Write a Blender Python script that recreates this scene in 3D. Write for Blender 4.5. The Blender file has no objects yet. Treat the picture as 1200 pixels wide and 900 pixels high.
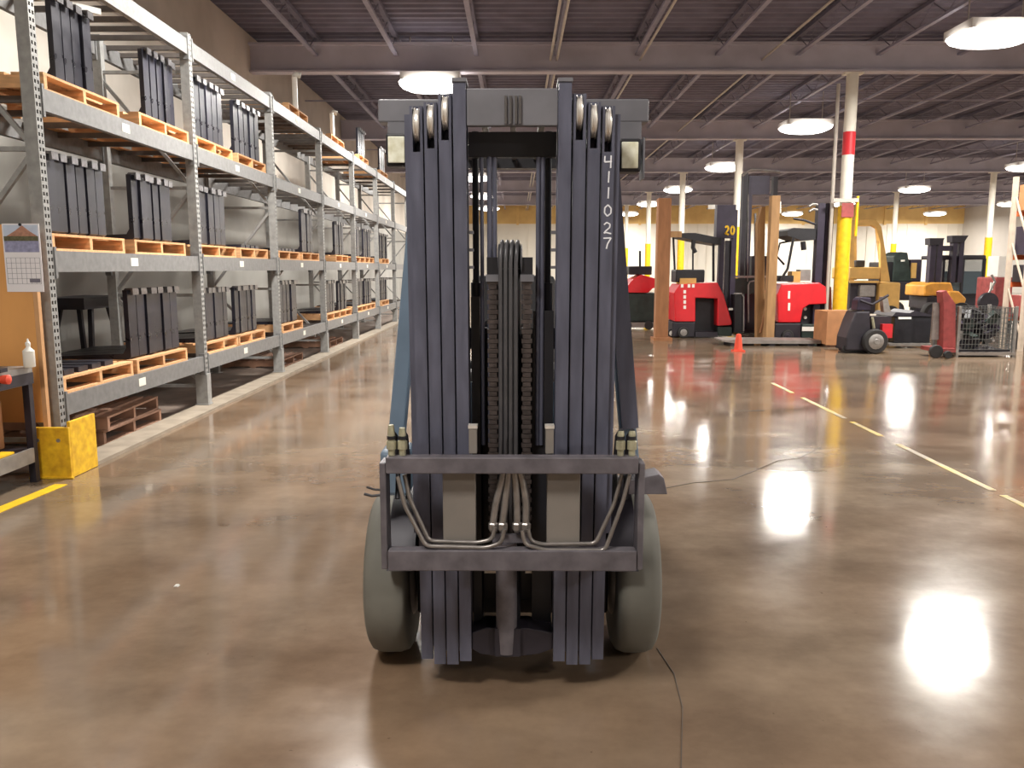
import bpy, bmesh, math, random
from mathutils import Vector, Matrix
random.seed(7)
S = bpy.context.scene
COL = S.collection
# ------------------------------------------------------------------ camera
H = 1.6
FPX = 950.0
PITCH = math.radians(8.09)
YAW = math.radians(0.30)
cd = bpy.data.cameras.new('camera')
cam = bpy.data.objects.new('camera', cd)
COL.objects.link(cam)
cam.location = (0, 0, H)
cam.rotation_euler = (math.pi / 2 - PITCH, 0, YAW)
cd.sensor_width = 36.0
cd.lens = FPX / 1200.0 * 36.0
cd.clip_end = 200
S.camera = cam
# ------------------------------------------------------------------ world, exposure
wd = bpy.data.worlds.new('world')
S.world = wd
wd.use_nodes = True
wd.node_tree.nodes['Background'].inputs[0].default_value = (0.9, 0.92, 1.0, 1)
wd.node_tree.nodes['Background'].inputs[1].default_value = 0.05
S.view_settings.view_transform = 'Standard'
S.view_settings.look = 'None'
S.view_settings.gamma = 1.0
S.view_settings.exposure = 0.14
S.view_settings.use_curve_mapping = False
try:
    S.cycles.max_bounces = 8
    S.cycles.diffuse_bounces = 5
    S.cycles.glossy_bounces = 4
    S.cycles.sample_clamp_indirect = 6.0
    S.cycles.use_denoising = True
except Exception:
    pass
LAMP_W = 320.0         # watts of one ceiling lamp
LAMP_COL = (1.0, 0.96, 0.90)
LAMP_Z = 5.5
# ------------------------------------------------------------------ pixel helpers (frame 1200 x 900)
ROT = cam.rotation_euler.to_matrix()
CAMLOC = Vector((0, 0, H))

def ray(px, py):
    return ROT @ Vector(((px - 600) / FPX, -(py - 450) / FPX, -1))

def W(px, py, Y):
    d = ray(px, py)
    return CAMLOC + d * (Y / d.y)

def FL(px, py, z=0.0):
    d = ray(px, py)
    return CAMLOC + d * ((z - H) / d.z)

# ------------------------------------------------------------------ materials
def lin(c):
    return tuple(((v / 255.0) / 12.92 if v / 255.0 <= 0.04045 else ((v / 255.0 + 0.055) / 1.055) ** 2.4) for v in c)

MATS = {}

def mat(name, rgb, rough=0.5, metal=0.0, var=0.15, scale=6.0, bump=0.0, rnd=0.0, spec=0.5, stretch=None, coat=0.0, rvar=0.0):
    if name in MATS:
        return MATS[name]
    m = bpy.data.materials.new(name)
    m.use_nodes = True
    nt = m.node_tree
    b = nt.nodes['Principled BSDF']
    c = lin(rgb)
    b.inputs['Roughness'].default_value = rough
    b.inputs['Metallic'].default_value = metal
    b.inputs['Specular IOR Level'].default_value = spec
    if coat:
        b.inputs['Coat Weight'].default_value = coat
    tc = nt.nodes.new('ShaderNodeTexCoord')
    mp = nt.nodes.new('ShaderNodeMapping')
    nt.links.new(tc.outputs['Object'], mp.inputs['Vector'])
    if stretch:
        mp.inputs['Scale'].default_value = stretch
    nz = nt.nodes.new('ShaderNodeTexNoise')
    nz.inputs['Scale'].default_value = scale
    nz.inputs['Detail'].default_value = 5
    nt.links.new(mp.outputs['Vector'], nz.inputs['Vector'])
    rp = nt.nodes.new('ShaderNodeValToRGB')
    rp.color_ramp.elements[0].position = 0.3
    rp.color_ramp.elements[1].position = 0.7
    rp.color_ramp.elements[0].color = tuple(v * (1 - var) for v in c) + (1,)
    rp.color_ramp.elements[1].color = tuple(min(1, v * (1 + var)) for v in c) + (1,)
    nt.links.new(nz.outputs['Fac'], rp.inputs['Fac'])
    out = rp.outputs['Color']
    if rnd:
        oi = nt.nodes.new('ShaderNodeObjectInfo')
        mr = nt.nodes.new('ShaderNodeMapRange')
        mr.inputs['To Min'].default_value = 1 - rnd
        mr.inputs['To Max'].default_value = 1 + rnd
        nt.links.new(oi.outputs['Random'], mr.inputs['Value'])
        mx = nt.nodes.new('ShaderNodeMix')
        mx.data_type = 'RGBA'
        mx.blend_type = 'MULTIPLY'
        mx.inputs['Factor'].default_value = 1
        nt.links.new(out, mx.inputs['A'])
        nt.links.new(mr.outputs['Result'], mx.inputs['B'])
        out = mx.outputs['Result']
    nt.links.new(out, b.inputs['Base Color'])
    if rvar:
        mr2 = nt.nodes.new('ShaderNodeMapRange')
        mr2.inputs['From Min'].default_value = 0.3
        mr2.inputs['From Max'].default_value = 0.7
        mr2.inputs['To Min'].default_value = max(0.02, rough - rvar)
        mr2.inputs['To Max'].default_value = min(1, rough + rvar)
        nt.links.new(nz.outputs['Fac'], mr2.inputs['Value'])
        nt.links.new(mr2.outputs['Result'], b.inputs['Roughness'])
    if bump:
        bp = nt.nodes.new('ShaderNodeBump')
        bp.inputs['Strength'].default_value = bump
        bp.inputs['Distance'].default_value = 0.01
        nt.links.new(nz.outputs['Fac'], bp.inputs['Height'])
        nt.links.new(bp.outputs['Normal'], b.inputs['Normal'])
    MATS[name] = m
    return m

def mat_emit(name, rgb, strength):
    m = bpy.data.materials.new(name)
    m.use_nodes = True
    b = m.node_tree.nodes['Principled BSDF']
    b.inputs['Base Color'].default_value = (0.9, 0.9, 0.9, 1)
    b.inputs['Emission Color'].default_value = tuple(rgb) + (1,)
    b.inputs['Emission Strength'].default_value = strength
    MATS[name] = m
    return m

def mat_glass(name, rgb, rough=0.05, alpha=0.35):
    m = bpy.data.materials.new(name)
    m.use_nodes = True
    b = m.node_tree.nodes['Principled BSDF']
    b.inputs['Base Color'].default_value = lin(rgb) + (1,)
    b.inputs['Roughness'].default_value = rough
    b.inputs['Alpha'].default_value = alpha
    MATS[name] = m
    return m

def mat_floor():
    m = bpy.data.materials.new('polished_concrete')
    m.use_nodes = True
    nt = m.node_tree
    L = nt.links
    b = nt.nodes['Principled BSDF']
    tc = nt.nodes.new('ShaderNodeTexCoord')
    def noise(sc, det, sx=1, sy=1, rough=0.55):
        mp = nt.nodes.new('ShaderNodeMapping')
        mp.inputs['Scale'].default_value = (sx, sy, 1)
        L.new(tc.outputs['Object'], mp.inputs['Vector'])
        n = nt.nodes.new('ShaderNodeTexNoise')
        n.inputs['Scale'].default_value = sc
        n.inputs['Detail'].default_value = det
        n.inputs['Roughness'].default_value = rough
        L.new(mp.outputs['Vector'], n.inputs['Vector'])
        return n.outputs['Fac']
    def ramp(f, p0, c0, p1, c1):
        r = nt.nodes.new('ShaderNodeValToRGB')
        r.color_ramp.elements[0].position = p0
        r.color_ramp.elements[1].position = p1
        r.color_ramp.elements[0].color = lin(c0) + (1,)
        r.color_ramp.elements[1].color = lin(c1) + (1,)
        L.new(f, r.inputs['Fac'])
        return r.outputs['Color']
    def mix(mode, fac, a, bb):
        x = nt.nodes.new('ShaderNodeMix')
        x.data_type = 'RGBA'
        x.blend_type = mode
        if isinstance(fac, float):
            x.inputs['Factor'].default_value = fac
        else:
            L.new(fac, x.inputs['Factor'])
        L.new(a, x.inputs['A'])
        L.new(bb, x.inputs['B'])
        return x.outputs['Result']
    big = noise(0.22, 4, 1, 0.8)
    mid = noise(0.9, 7, 1, 1.6, 0.62)
    fine = noise(9.0, 6, 1, 1, 0.65)
    speck = noise(26.0, 3, 1, 1, 0.5)
    c = ramp(big, 0.35, (148, 125, 104), 0.68, (152, 145, 132))
    c2 = ramp(mid, 0.30, (116, 100, 86), 0.66, (206, 196, 184))
    c = mix('OVERLAY', 0.6, c, c2)
    c3 = ramp(fine, 0.3, (112, 106, 100), 0.7, (146, 142, 138))
    c = mix('OVERLAY', 0.45, c, c3)
    c4 = ramp(speck, 0.73, (255, 255, 255), 0.79, (120, 108, 98))
    c = mix('MULTIPLY', 0.5, c, c4)
    L.new(c, b.inputs['Base Color'])
    mr = nt.nodes.new('ShaderNodeMapRange')
    mr.inputs['From Min'].default_value = 0.3
    mr.inputs['From Max'].default_value = 0.7
    mr.inputs['To Min'].default_value = 0.08
    mr.inputs['To Max'].default_value = 0.18
    L.new(mid, mr.inputs['Value'])
    L.new(mr.outputs['Result'], b.inputs['Roughness'])
    b.inputs['Specular IOR Level'].default_value = 0.8
    wav = noise(2.6, 6, 1, 1.6, 0.5)
    bp = nt.nodes.new('ShaderNodeBump')
    bp.inputs['Strength'].default_value = 0.055
    bp.inputs['Distance'].default_value = 0.02
    L.new(wav, bp.inputs['Height'])
    L.new(bp.outputs['Normal'], b.inputs['Normal'])
    MATS['floor'] = m
    return m

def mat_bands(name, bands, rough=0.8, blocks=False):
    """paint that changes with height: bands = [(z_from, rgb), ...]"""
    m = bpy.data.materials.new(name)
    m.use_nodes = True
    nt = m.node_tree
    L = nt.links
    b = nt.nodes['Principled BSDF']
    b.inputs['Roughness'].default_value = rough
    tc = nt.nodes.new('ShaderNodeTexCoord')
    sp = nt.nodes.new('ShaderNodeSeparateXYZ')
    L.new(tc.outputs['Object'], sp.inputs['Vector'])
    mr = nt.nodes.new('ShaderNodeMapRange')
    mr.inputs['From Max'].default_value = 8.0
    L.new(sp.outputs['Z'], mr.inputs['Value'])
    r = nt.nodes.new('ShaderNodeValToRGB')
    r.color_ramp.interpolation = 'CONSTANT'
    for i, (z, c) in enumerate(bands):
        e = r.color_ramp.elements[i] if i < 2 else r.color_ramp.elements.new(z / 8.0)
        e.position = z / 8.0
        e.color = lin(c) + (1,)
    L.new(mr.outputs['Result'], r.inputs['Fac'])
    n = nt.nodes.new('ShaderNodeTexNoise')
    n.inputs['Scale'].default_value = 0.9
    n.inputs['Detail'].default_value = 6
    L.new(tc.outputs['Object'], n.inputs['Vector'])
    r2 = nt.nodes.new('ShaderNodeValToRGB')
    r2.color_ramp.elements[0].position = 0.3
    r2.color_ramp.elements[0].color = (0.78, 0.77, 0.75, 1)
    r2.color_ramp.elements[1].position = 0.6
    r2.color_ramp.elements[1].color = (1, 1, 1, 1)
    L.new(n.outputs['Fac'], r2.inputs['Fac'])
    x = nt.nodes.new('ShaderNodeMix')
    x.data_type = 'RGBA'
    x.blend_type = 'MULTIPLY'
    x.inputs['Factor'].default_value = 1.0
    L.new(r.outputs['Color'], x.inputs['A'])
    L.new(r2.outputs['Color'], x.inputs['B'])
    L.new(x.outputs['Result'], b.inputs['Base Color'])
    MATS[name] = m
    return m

M = dict(
    floor=mat_floor(),
    deck=mat('ceiling_deck_paint', (114, 110, 126), 0.8, var=0.15, scale=2),
    joist=mat('joist_paint', (150, 147, 164), 0.7, var=0.12, scale=3),
    girder=mat('girder_paint', (188, 183, 194), 0.7, var=0.12, scale=1.2),
    conduit=mat('conduit_metal', (190, 182, 172), 0.45, 0.2, var=0.08),
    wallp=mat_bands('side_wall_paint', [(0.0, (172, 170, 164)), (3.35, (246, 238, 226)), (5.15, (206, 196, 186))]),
    wallw=mat('white_wall_metal', (240, 234, 220), 0.7, var=0.05, scale=0.6),
    wallb=mat('brown_wall_band', (250, 206, 136), 0.8, var=0.18, scale=0.8),
    wallg=mat('grey_wall_paint', (190, 184, 176), 0.8, var=0.06, scale=0.6),
    lens=mat_emit('lamp_lens', (1.0, 0.95, 0.88), 9.0),
    housing=mat('lamp_housing', (205, 200, 195), 0.5, var=0.05),
    colw=mat('column_white', (232, 226, 212), 0.6, var=0.07, scale=3),
    yellow=mat('safety_yellow', (238, 190, 20), 0.55, var=0.14, scale=9, bump=0.1),
    guardy=mat('scuffed_yellow', (252, 186, 36), 0.55, var=0.3, scale=14, bump=0.2),
    redband=mat('red_paint', (206, 40, 48), 0.5, var=0.1),
    rack=mat('rack_paint', (130, 130, 130), 0.48, 0.25, var=0.14, scale=18, rnd=0.06),
    rackg=mat('rack_post_paint', (158, 158, 156), 0.5, 0.25, var=0.16, scale=16, rnd=0.06),
    bar=mat('rack_bar_steel', (104, 98, 94), 0.55, 0.2, var=0.15, scale=10),
    sticker=mat('white_sticker', (240, 236, 224), 0.6, var=0.03),
    fork=mat('black_fork_paint', (41, 41, 51), 0.34, 0.1, var=0.25, scale=7, rnd=0.25, rvar=0.08),
    hook=mat('worn_fork_steel', (120, 118, 120), 0.3, 0.7, var=0.3, scale=40),
    wood=mat('pallet_wood', (216, 166, 118), 0.8, var=0.2, scale=7, rnd=0.18, stretch=(1, 6, 6)),
    woodold=mat('old_pallet_wood', (142, 108, 88), 0.85, var=0.25, scale=7, rnd=0.2),
    ply=mat('plywood_board', (226, 164, 96), 0.75, var=0.12, scale=2.5, stretch=(1, 1, 0.4)),
    plyedge=mat('plywood_edge', (204, 156, 110), 0.8, var=0.1),
    paper=mat('calendar_paper', (238, 234, 236), 0.7, var=0.02),
    sky=mat('print_sky', (196, 206, 224), 0.7, var=0.08, scale=20),
    mount=mat('print_mountain', (176, 128, 106), 0.7, var=0.25, scale=40),
    treesm=mat('print_trees', (96, 92, 66), 0.7, var=0.4, scale=60),
    lake=mat('print_lake', (150, 150, 180), 0.7, var=0.25, scale=30),
    ink=mat('print_ink', (120, 116, 128), 0.7, var=0.1),
    mast=mat('mast_paint', (92, 93, 108), 0.42, 0.15, var=0.18, scale=11, rvar=0.08, stretch=(3, 3, 0.5)),
    mastg=mat('crosshead_paint', (114, 113, 118), 0.45, 0.15, var=0.12, scale=8),
    carr=mat('carriage_paint', (102, 97, 102), 0.5, 0.2, var=0.28, scale=14, bump=0.12),
    carrg=mat('carriage_plate_paint', (128, 121, 114), 0.55, 0.15, var=0.1, scale=5),
    blackm=mat('black_machine', (30, 29, 34), 0.5, 0.0, var=0.25, scale=9),
    rod=mat('polished_rod', (150, 148, 150), 0.22, 0.9, var=0.08),
    roller=mat('roller_steel', (236, 230, 222), 0.4, 0.6, var=0.1, scale=20),
    chain=mat('leaf_chain', (82, 74, 72), 0.45, 0.5, var=0.3, scale=40),
    hose=mat('hydraulic_hose', (74, 72, 74), 0.42, 0.05, var=0.15, scale=20),
    tube=mat('hydraulic_tube', (140, 134, 130), 0.35, 0.6, var=0.18, scale=25),
    brass=mat('hose_fitting', (176, 172, 146), 0.4, 0.45, var=0.25, scale=40),
    tire=mat('tire_rubber', (108, 106, 98), 0.75, var=0.12, scale=5, bump=0.1),
    tireblk=mat('black_tire', (40, 38, 38), 0.75, var=0.15, scale=8),
    hub=mat('wheel_hub', (170, 164, 158), 0.5, 0.3, var=0.15, scale=9),
    blue=mat('blue_grey_body', (104, 122, 140), 0.42, var=0.12, scale=5),
    lampl=mat('headlamp_lens', (252, 248, 214), 0.2, var=0.25, scale=30),
    chalk=mat('white_paint_marker', (232, 232, 236), 0.7, var=0.05),
    seat=mat('black_vinyl', (34, 33, 36), 0.55, var=0.15),
    redm=mat('red_machine', (216, 34, 44), 0.38, var=0.08, scale=4, coat=0.3),
    dark=mat('dark_machine', (44, 40, 48), 0.5, 0.1, var=0.25, scale=6),
    darkg=mat('dark_green_machine', (44, 56, 52), 0.5, 0.1, var=0.25, scale=6),
    purple=mat('dark_mast', (52, 44, 62), 0.45, 0.15, var=0.2, scale=5),
    rust=mat('brown_post', (150, 102, 66), 0.75, var=0.2, scale=5, stretch=(2, 2, 0.4)),
    tanpost=mat('tan_post', (168, 130, 88), 0.75, var=0.2, scale=5, stretch=(2, 2, 0.4)),
    tan=mat('tan_machine', (206, 164, 92), 0.5, var=0.14, scale=4),
    orange=mat('orange_machine', (226, 160, 64), 0.45, var=0.15, scale=5),
    orangecone=mat('orange_plastic', (236, 84, 58), 0.5, var=0.06),
    card=mat('brown_cardboard', (186, 132, 90), 0.85, var=0.14, scale=5),
    glass=mat_glass('cab_glass', (120, 140, 150), 0.08, 0.45),
    steel=mat('grey_steel', (150, 146, 142), 0.45, 0.5, var=0.2, scale=10),
    plate=mat('floor_plate', (140, 132, 126), 0.5, 0.3, var=0.15, scale=6),
    oredb=mat('orange_beam', (222, 112, 60), 0.5, var=0.12),
    redb=mat('dull_red_steel', (150, 66, 64), 0.55, var=0.25, scale=8),
    wire=mat('dull_wire', (104, 106, 104), 0.5, 0.4, var=0.15, scale=10),
    palepost=mat('pale_post', (196, 180, 162), 0.6, var=0.12),
    white=mat('white_plastic', (238, 236, 228), 0.4, var=0.04),
    curb=mat('curb_concrete', (150, 138, 122), 0.75, var=0.2, scale=5, bump=0.15),
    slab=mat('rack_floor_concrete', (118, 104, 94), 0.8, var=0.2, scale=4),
    crack=mat('dark_crack', (92, 82, 74), 0.8, var=0.2),
)

def mat_wornline():
    m = bpy.data.materials.new('worn_yellow_line')
    m.use_nodes = True
    nt = m.node_tree
    L = nt.links
    b = nt.nodes['Principled BSDF']
    tc = nt.nodes.new('ShaderNodeTexCoord')
    n = nt.nodes.new('ShaderNodeTexNoise')
    n.inputs['Scale'].default_value = 2.4
    n.inputs['Detail'].default_value = 8
    n.inputs['Roughness'].default_value = 0.7
    L.new(tc.outputs['Object'], n.inputs['Vector'])
    r = nt.nodes.new('ShaderNodeValToRGB')
    r.color_ramp.elements[0].position = 0.42
    r.color_ramp.elements[0].color = lin((150, 138, 116)) + (1,)
    r.color_ramp.elements[1].position = 0.56
    r.color_ramp.elements[1].color = lin((214, 186, 84)) + (1,)
    L.new(n.outputs['Fac'], r.inputs['Fac'])
    L.new(r.outputs['Color'], b.inputs['Base Color'])
    b.inputs['Roughness'].default_value = 0.35
    return m
M['worn'] = mat_wornline()

# ------------------------------------------------------------------ mesh builder
ORG = {}

class MB:
    def __init__(s):
        s.v, s.f = [], []

    def add(s, vs, fs):
        k = len(s.v)
        s.v += [tuple(p) for p in vs]
        s.f += [tuple(i + k for i in f) for f in fs]
        return s

    def box(s, x0, x1, y0, y1, z0, z1):
        vs = [(x, y, z) for z in (z0, z1) for y in (y0, y1) for x in (x0, x1)]
        return s.add(vs, [(0, 1, 3, 2), (4, 6, 7, 5), (0, 4, 5, 1), (2, 3, 7, 6), (0, 2, 6, 4), (1, 5, 7, 3)])

    def bar(s, p0, p1, w, d, side=(1, 0, 0)):
        """square bar from p0 to p1; w across SIDE, d across the third axis"""
        p0, p1 = Vector(p0), Vector(p1)
        t = (p1 - p0).normalized()
        a = Vector(side)
        a = (a - t * a.dot(t)).normalized()
        b = t.cross(a)
        vs = []
        for p in (p0, p1):
            for i, j in ((-1, -1), (1, -1), (1, 1), (-1, 1)):
                vs.append(p + a * (w / 2 * i) + b * (d / 2 * j))
        return s.add(vs, [(0, 1, 2, 3), (4, 7, 6, 5), (0, 4, 5, 1), (1, 5, 6, 2), (2, 6, 7, 3), (3, 7, 4, 0)])

    def tube(s, pts, r, n=8, r1=None):
        pts = [Vector(p) for p in pts]
        m = len(pts)
        vs, fs = [], []
        a = None
        for i, p in enumerate(pts):
            t = (pts[min(i + 1, m - 1)] - pts[max(i - 1, 0)]).normalized()
            if a is None:
                a = t.orthogonal().normalized()
            else:
                a = (a - t * a.dot(t)).normalized()
            b = t.cross(a)
            rr = r if r1 is None else r + (r1 - r) * i / max(1, m - 1)
            for k in range(n):
                an = 2 * math.pi * k / n
                vs.append(p + a * (rr * math.cos(an)) + b * (rr * math.sin(an)))
        for i in range(m - 1):
            for k in range(n):
                k2 = (k + 1) % n
                fs.append((i * n + k, i * n + k2, (i + 1) * n + k2, (i + 1) * n + k))
        fs.append(tuple(range(n - 1, -1, -1)))
        fs.append(tuple((m - 1) * n + k for k in range(n)))
        return s.add(vs, fs)

    def lathe(s, c, axis, prof, n=24):
        """prof = [(along, radius)], closed with caps"""
        c = Vector(c)
        t = Vector(axis).normalized()
        a = t.orthogonal().normalized()
        b = t.cross(a)
        vs, fs = [], []
        m = len(prof)
        for (h, r) in prof:
            for k in range(n):
                an = 2 * math.pi * k / n
                vs.append(c + t * h + a * (r * math.cos(an)) + b * (r * math.sin(an)))
        for i in range(m - 1):
            for k in range(n):
                k2 = (k + 1) % n
                fs.append((i * n + k, i * n + k2, (i + 1) * n + k2, (i + 1) * n + k))
        fs.append(tuple(range(n - 1, -1, -1)))
        fs.append(tuple((m - 1) * n + k for k in range(n)))
        return s.add(vs, fs)

    def prism(s, pts, y0, y1):
        """polygon of (x, z) extruded along y"""
        n = len(pts)
        vs = [(x, y0, z) for x, z in pts] + [(x, y1, z) for x, z in pts]
        fs = [tuple(range(n)), tuple(range(2 * n - 1, n - 1, -1))]
        fs += [(i, i + n, (i + 1) % n + n, (i + 1) % n) for i in range(n)]
        return s.add(vs, fs)

    def prismx(s, pts, x0, x1):
        """polygon of (y, z) extruded along x"""
        n = len(pts)
        vs = [(x0, y, z) for y, z in pts] + [(x1, y, z) for y, z in pts]
        fs = [tuple(range(n)), tuple(range(2 * n - 1, n - 1, -1))]
        fs += [(i, i + n, (i + 1) % n + n, (i + 1) % n) for i in range(n)]
        return s.add(vs, fs)

    def flat(s, p, q, w, z):
        """flat ribbon on the floor between p and q"""
        p, q = Vector((p[0], p[1], z)), Vector((q[0], q[1], z))
        t = (q - p).normalized()
        n = Vector((-t.y, t.x, 0)) * (w / 2)
        up = Vector((0, 0, -0.003))
        vs = [p - n, p + n, q + n, q - n]
        vs += [v + up for v in vs]
        return s.add(vs, [(0, 1, 2, 3), (7, 6, 5, 4), (0, 4, 5, 1), (1, 5, 6, 2), (2, 6, 7, 3), (3, 7, 4, 0)])

    def pbox(s, x0, y0, x1, y1, Y, dep):
        """box whose front face fills that rectangle of the frame at distance Y"""
        ym = (y0 + y1) / 2
        xa, xb = W(x0, ym, Y).x, W(x1, ym, Y).x
        xm = (x0 + x1) / 2
        za, zb = W(xm, y1, Y).z, W(xm, y0, Y).z
        return s.box(xa, xb, Y, Y + dep, max(za, 0.0), zb)

    def pprism(s, pts, Y, dep):
        q = [W(a, b, Y) for a, b in pts]
        return s.prism([(p.x, max(p.z, 0.0)) for p in q], Y, Y + dep)

    def build(s, name, m, parent=None, smooth=False, bevel=0.0, org=None):
        o0 = Vector(org) if org is not None else (ORG[parent.name] if parent is not None else Vector((0, 0, 0)))
        me = bpy.data.meshes.new(name)
        me.from_pydata([tuple(Vector(p) - o0) for p in s.v], [], s.f)
        bm = bmesh.new()
        bm.from_mesh(me)
        bmesh.ops.recalc_face_normals(bm, faces=bm.faces)
        if smooth:
            for f in bm.faces:
                f.smooth = True
        bm.to_mesh(me)
        bm.free()
        if smooth:
            me.set_sharp_from_angle(angle=0.7)
        me.materials.append(m)
        o = bpy.data.objects.new(name, me)
        COL.objects.link(o)
        if parent is not None:
            o.parent = parent
        else:
            o.location = o0
        ORG[o.name] = o0
        if bevel:
            bv = o.modifiers.new('edge', 'BEVEL')
            bv.width = bevel
            bv.segments = 2
            bv.limit_method = 'ANGLE'
        return o


def thing(name, label, cat, loc, group=None):
    o = bpy.data.objects.new(name, None)
    COL.objects.link(o)
    o.location = loc
    o.empty_display_size = 0.1
    ORG[o.name] = Vector(loc)
    return tag(o, label, cat, group)

def tag(o, label, cat, group=None):
    o['label'] = label
    o['category'] = cat
    if group:
        o['group'] = group
    return o

def struct(o):
    o['kind'] = 'structure'
    return o

def stuff(o):
    o['kind'] = 'stuff'
    return o

def inst(src, loc, parent=None, name=None, rotz=0.0):
    """a linked copy of one mesh object (shares the mesh)"""
    c = src.copy()
    COL.objects.link(c)
    c.parent = parent
    c.location = loc
    c.rotation_euler = (0, 0, rotz)
    return c

def dup(root, loc, label, group=None, rotz=0.0):
    r = root.copy()
    COL.objects.link(r)
    r.location = loc
    r.rotation_euler = (0, 0, rotz)
    r['label'] = label
    if group:
        r['group'] = group
    for ch in list(root.children):
        c = ch.copy()
        COL.objects.link(c)
        c.parent = r
        for g in list(ch.children):
            d = g.copy()
            COL.objects.link(d)
            d.parent = c
    return r

ORD = ['first', 'second', 'third', 'fourth', 'fifth', 'sixth', 'seventh', 'eighth', 'ninth', 'tenth', 'eleventh', 'twelfth']

# ================================================================== LARGE STRUCTURE
XL, XR, YB, YF, ZC = -5.65, 34.0, -9.0, 63.0, 6.5
floor = struct(MB().box(XL, XR, YB, YF, -0.2, 0.0).build('floor', M['floor']))
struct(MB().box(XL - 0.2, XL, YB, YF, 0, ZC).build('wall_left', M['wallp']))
struct(MB().box(XR, XR + 0.2, YB, YF, 0, ZC).build('wall_right', M['wallg']))
struct(MB().box(XL - 0.2, XR + 0.2, YB - 0.2, YB, 0, ZC).build('wall_back', M['wallg']))
far = struct(MB().box(XL - 0.2, XR + 0.2, YF, YF + 0.2, 0, ZC).build('wall_far', M['wallw']))
struct(MB().box(XL, XR, YF - 0.12, YF, 5.0, ZC).build('trim_1', M['wallb']))
mb = MB().box(-0.03, 0.03, -0.05, 0.0, 0, 4.98)
rib0 = mb.build('wall_rib', M['wallw'], far)
rib0.location = (XL + 0.5, YF, 0)
for i in range(1, 52):
    inst(rib0, (XL + 0.5 + i * 0.76, YF, 0), far)
# wooden posts standing against the brown band
p0 = MB().box(-0.09, 0.09, -0.1, 0.0, 4.9, 6.45).build('band_post', M['wallb'], far)
p0.location = (-3, YF - 0.12, 0)
for i in range(1, 12):
    inst(p0, (-3 + i * 3.1, YF - 0.12, 0), far)

# ceiling: fluted deck, joists, girders
mb = MB()
prof = []
y = YB
while y < YF:
    prof += [(y, ZC), (y + 0.10, ZC), (y + 0.14, ZC + 0.05), (y + 0.26, ZC + 0.05)]
    y += 0.30
pts = prof + [(YF + 0.3, ZC + 0.05), (YF + 0.3, ZC + 0.12), (YB, ZC + 0.12)]
mb.prismx(pts, XL - 0.2, XR + 0.2)
ceil = struct(mb.build('ceiling', M['deck']))
# one joist mesh
j0 = MB().box(-0.045, 0.045, YB, YF - 0.2, 6.06, 6.11).build('joist', M['joist'], ceil)
mb = MB()
mb.box(-0.05, 0.05, YB, YF - 0.2, 6.42, 6.495)
y = YB
k = 0
while y < YF - 0.8:
    a, b = (6.1, 6.43) if k % 2 == 0 else (6.43, 6.1)
    mb.bar((0, y, a), (0, y + 0.55, b), 0.014, 0.014)
    y += 0.55
    k += 1
web0 = mb.build('joist_web', M['deck'], j0)
j0.location = (-4.25, 0, 0)
for i in range(1, 23):
    c = inst(j0, (-4.25 + 1.7 * i, 0, 0), ceil)
    inst(web0, (0, 0, 0), c)
# girders every nine metres
mb = MB()
mb.box(XL, XR, -0.13, 0.13, 5.72, 5.76)
mb.box(XL, XR, -0.02, 0.02, 5.76, 6.27)
mb.box(XL, XR, -0.13, 0.13, 6.27, 6.32)
g0 = mb.build('girder', M['girder'], ceil)
g0.location = (0, 0, 0)
for i in range(1, 7):
    inst(g0, (0, 9.0 * i, 0), ceil)
b0 = MB().box(XL, XR, -0.025, 0.025, 6.03, 6.06).build('bridging_angle', M['joist'], ceil)
b0.location = (0, 4.5, 0)
for i in range(1, 7):
    inst(b0, (0, 4.5 + 9.0 * i, 0), ceil)
# conduits that run the length of the ceiling
c0 = MB().tube([(0, YB, 5.98), (0, YF - 0.3, 5.98)], 0.025, 6).build('conduit', M['conduit'], ceil, smooth=True)
c0.location = (0.72, 0, 0)
for x in (0.86, 2.62, 5.2):
    inst(c0, (x, 0, 0), ceil)

# curb strip along the rack and the darker slab under the rack
struct(MB().box(-3.72, -3.44, 6.2, 30.0, 0.0, 0.03).build('trim_2', M['curb']))
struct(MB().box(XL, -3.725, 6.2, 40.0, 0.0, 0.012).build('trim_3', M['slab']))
# floor lines
a, b = FL(905, 449), FL(1260, 622)
mb = MB()
cuts = [0.0, 0.14, 0.20, 0.42, 0.45, 0.56, 0.62, 0.86, 0.88, 1.0]
for i, (t0, t1) in enumerate(zip(cuts[0::2], cuts[1::2])):
    o = MB().flat(a.lerp(b, t0), a.lerp(b, t1), 0.052, 0.004).build('yellow_line', M['worn'], floor)
a, b = FL(-60, 622), FL(72, 568)
MB().flat(a, b, 0.10, 0.004).build('yellow_line', M['yellow'], floor)
# cracks and joints in the slab
def crack(pts, w):
    q = [FL(x, y) for x, y in pts]
    mb = MB()
    for p, r in zip(q, q[1:]):
        mb.flat(p, r, w, 0.003)
    mb.build('floor_crack', M['crack'], floor)
crack([(858, 562), (884, 552), (912, 540), (936, 537), (962, 524)], 0.012)
crack([(780, 572), (812, 566), (858, 562)], 0.008)
crack([(862, 482), (896, 481)], 0.03)
crack([(770, 760), (790, 790), (800, 830), (798, 900)], 0.003)

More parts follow.
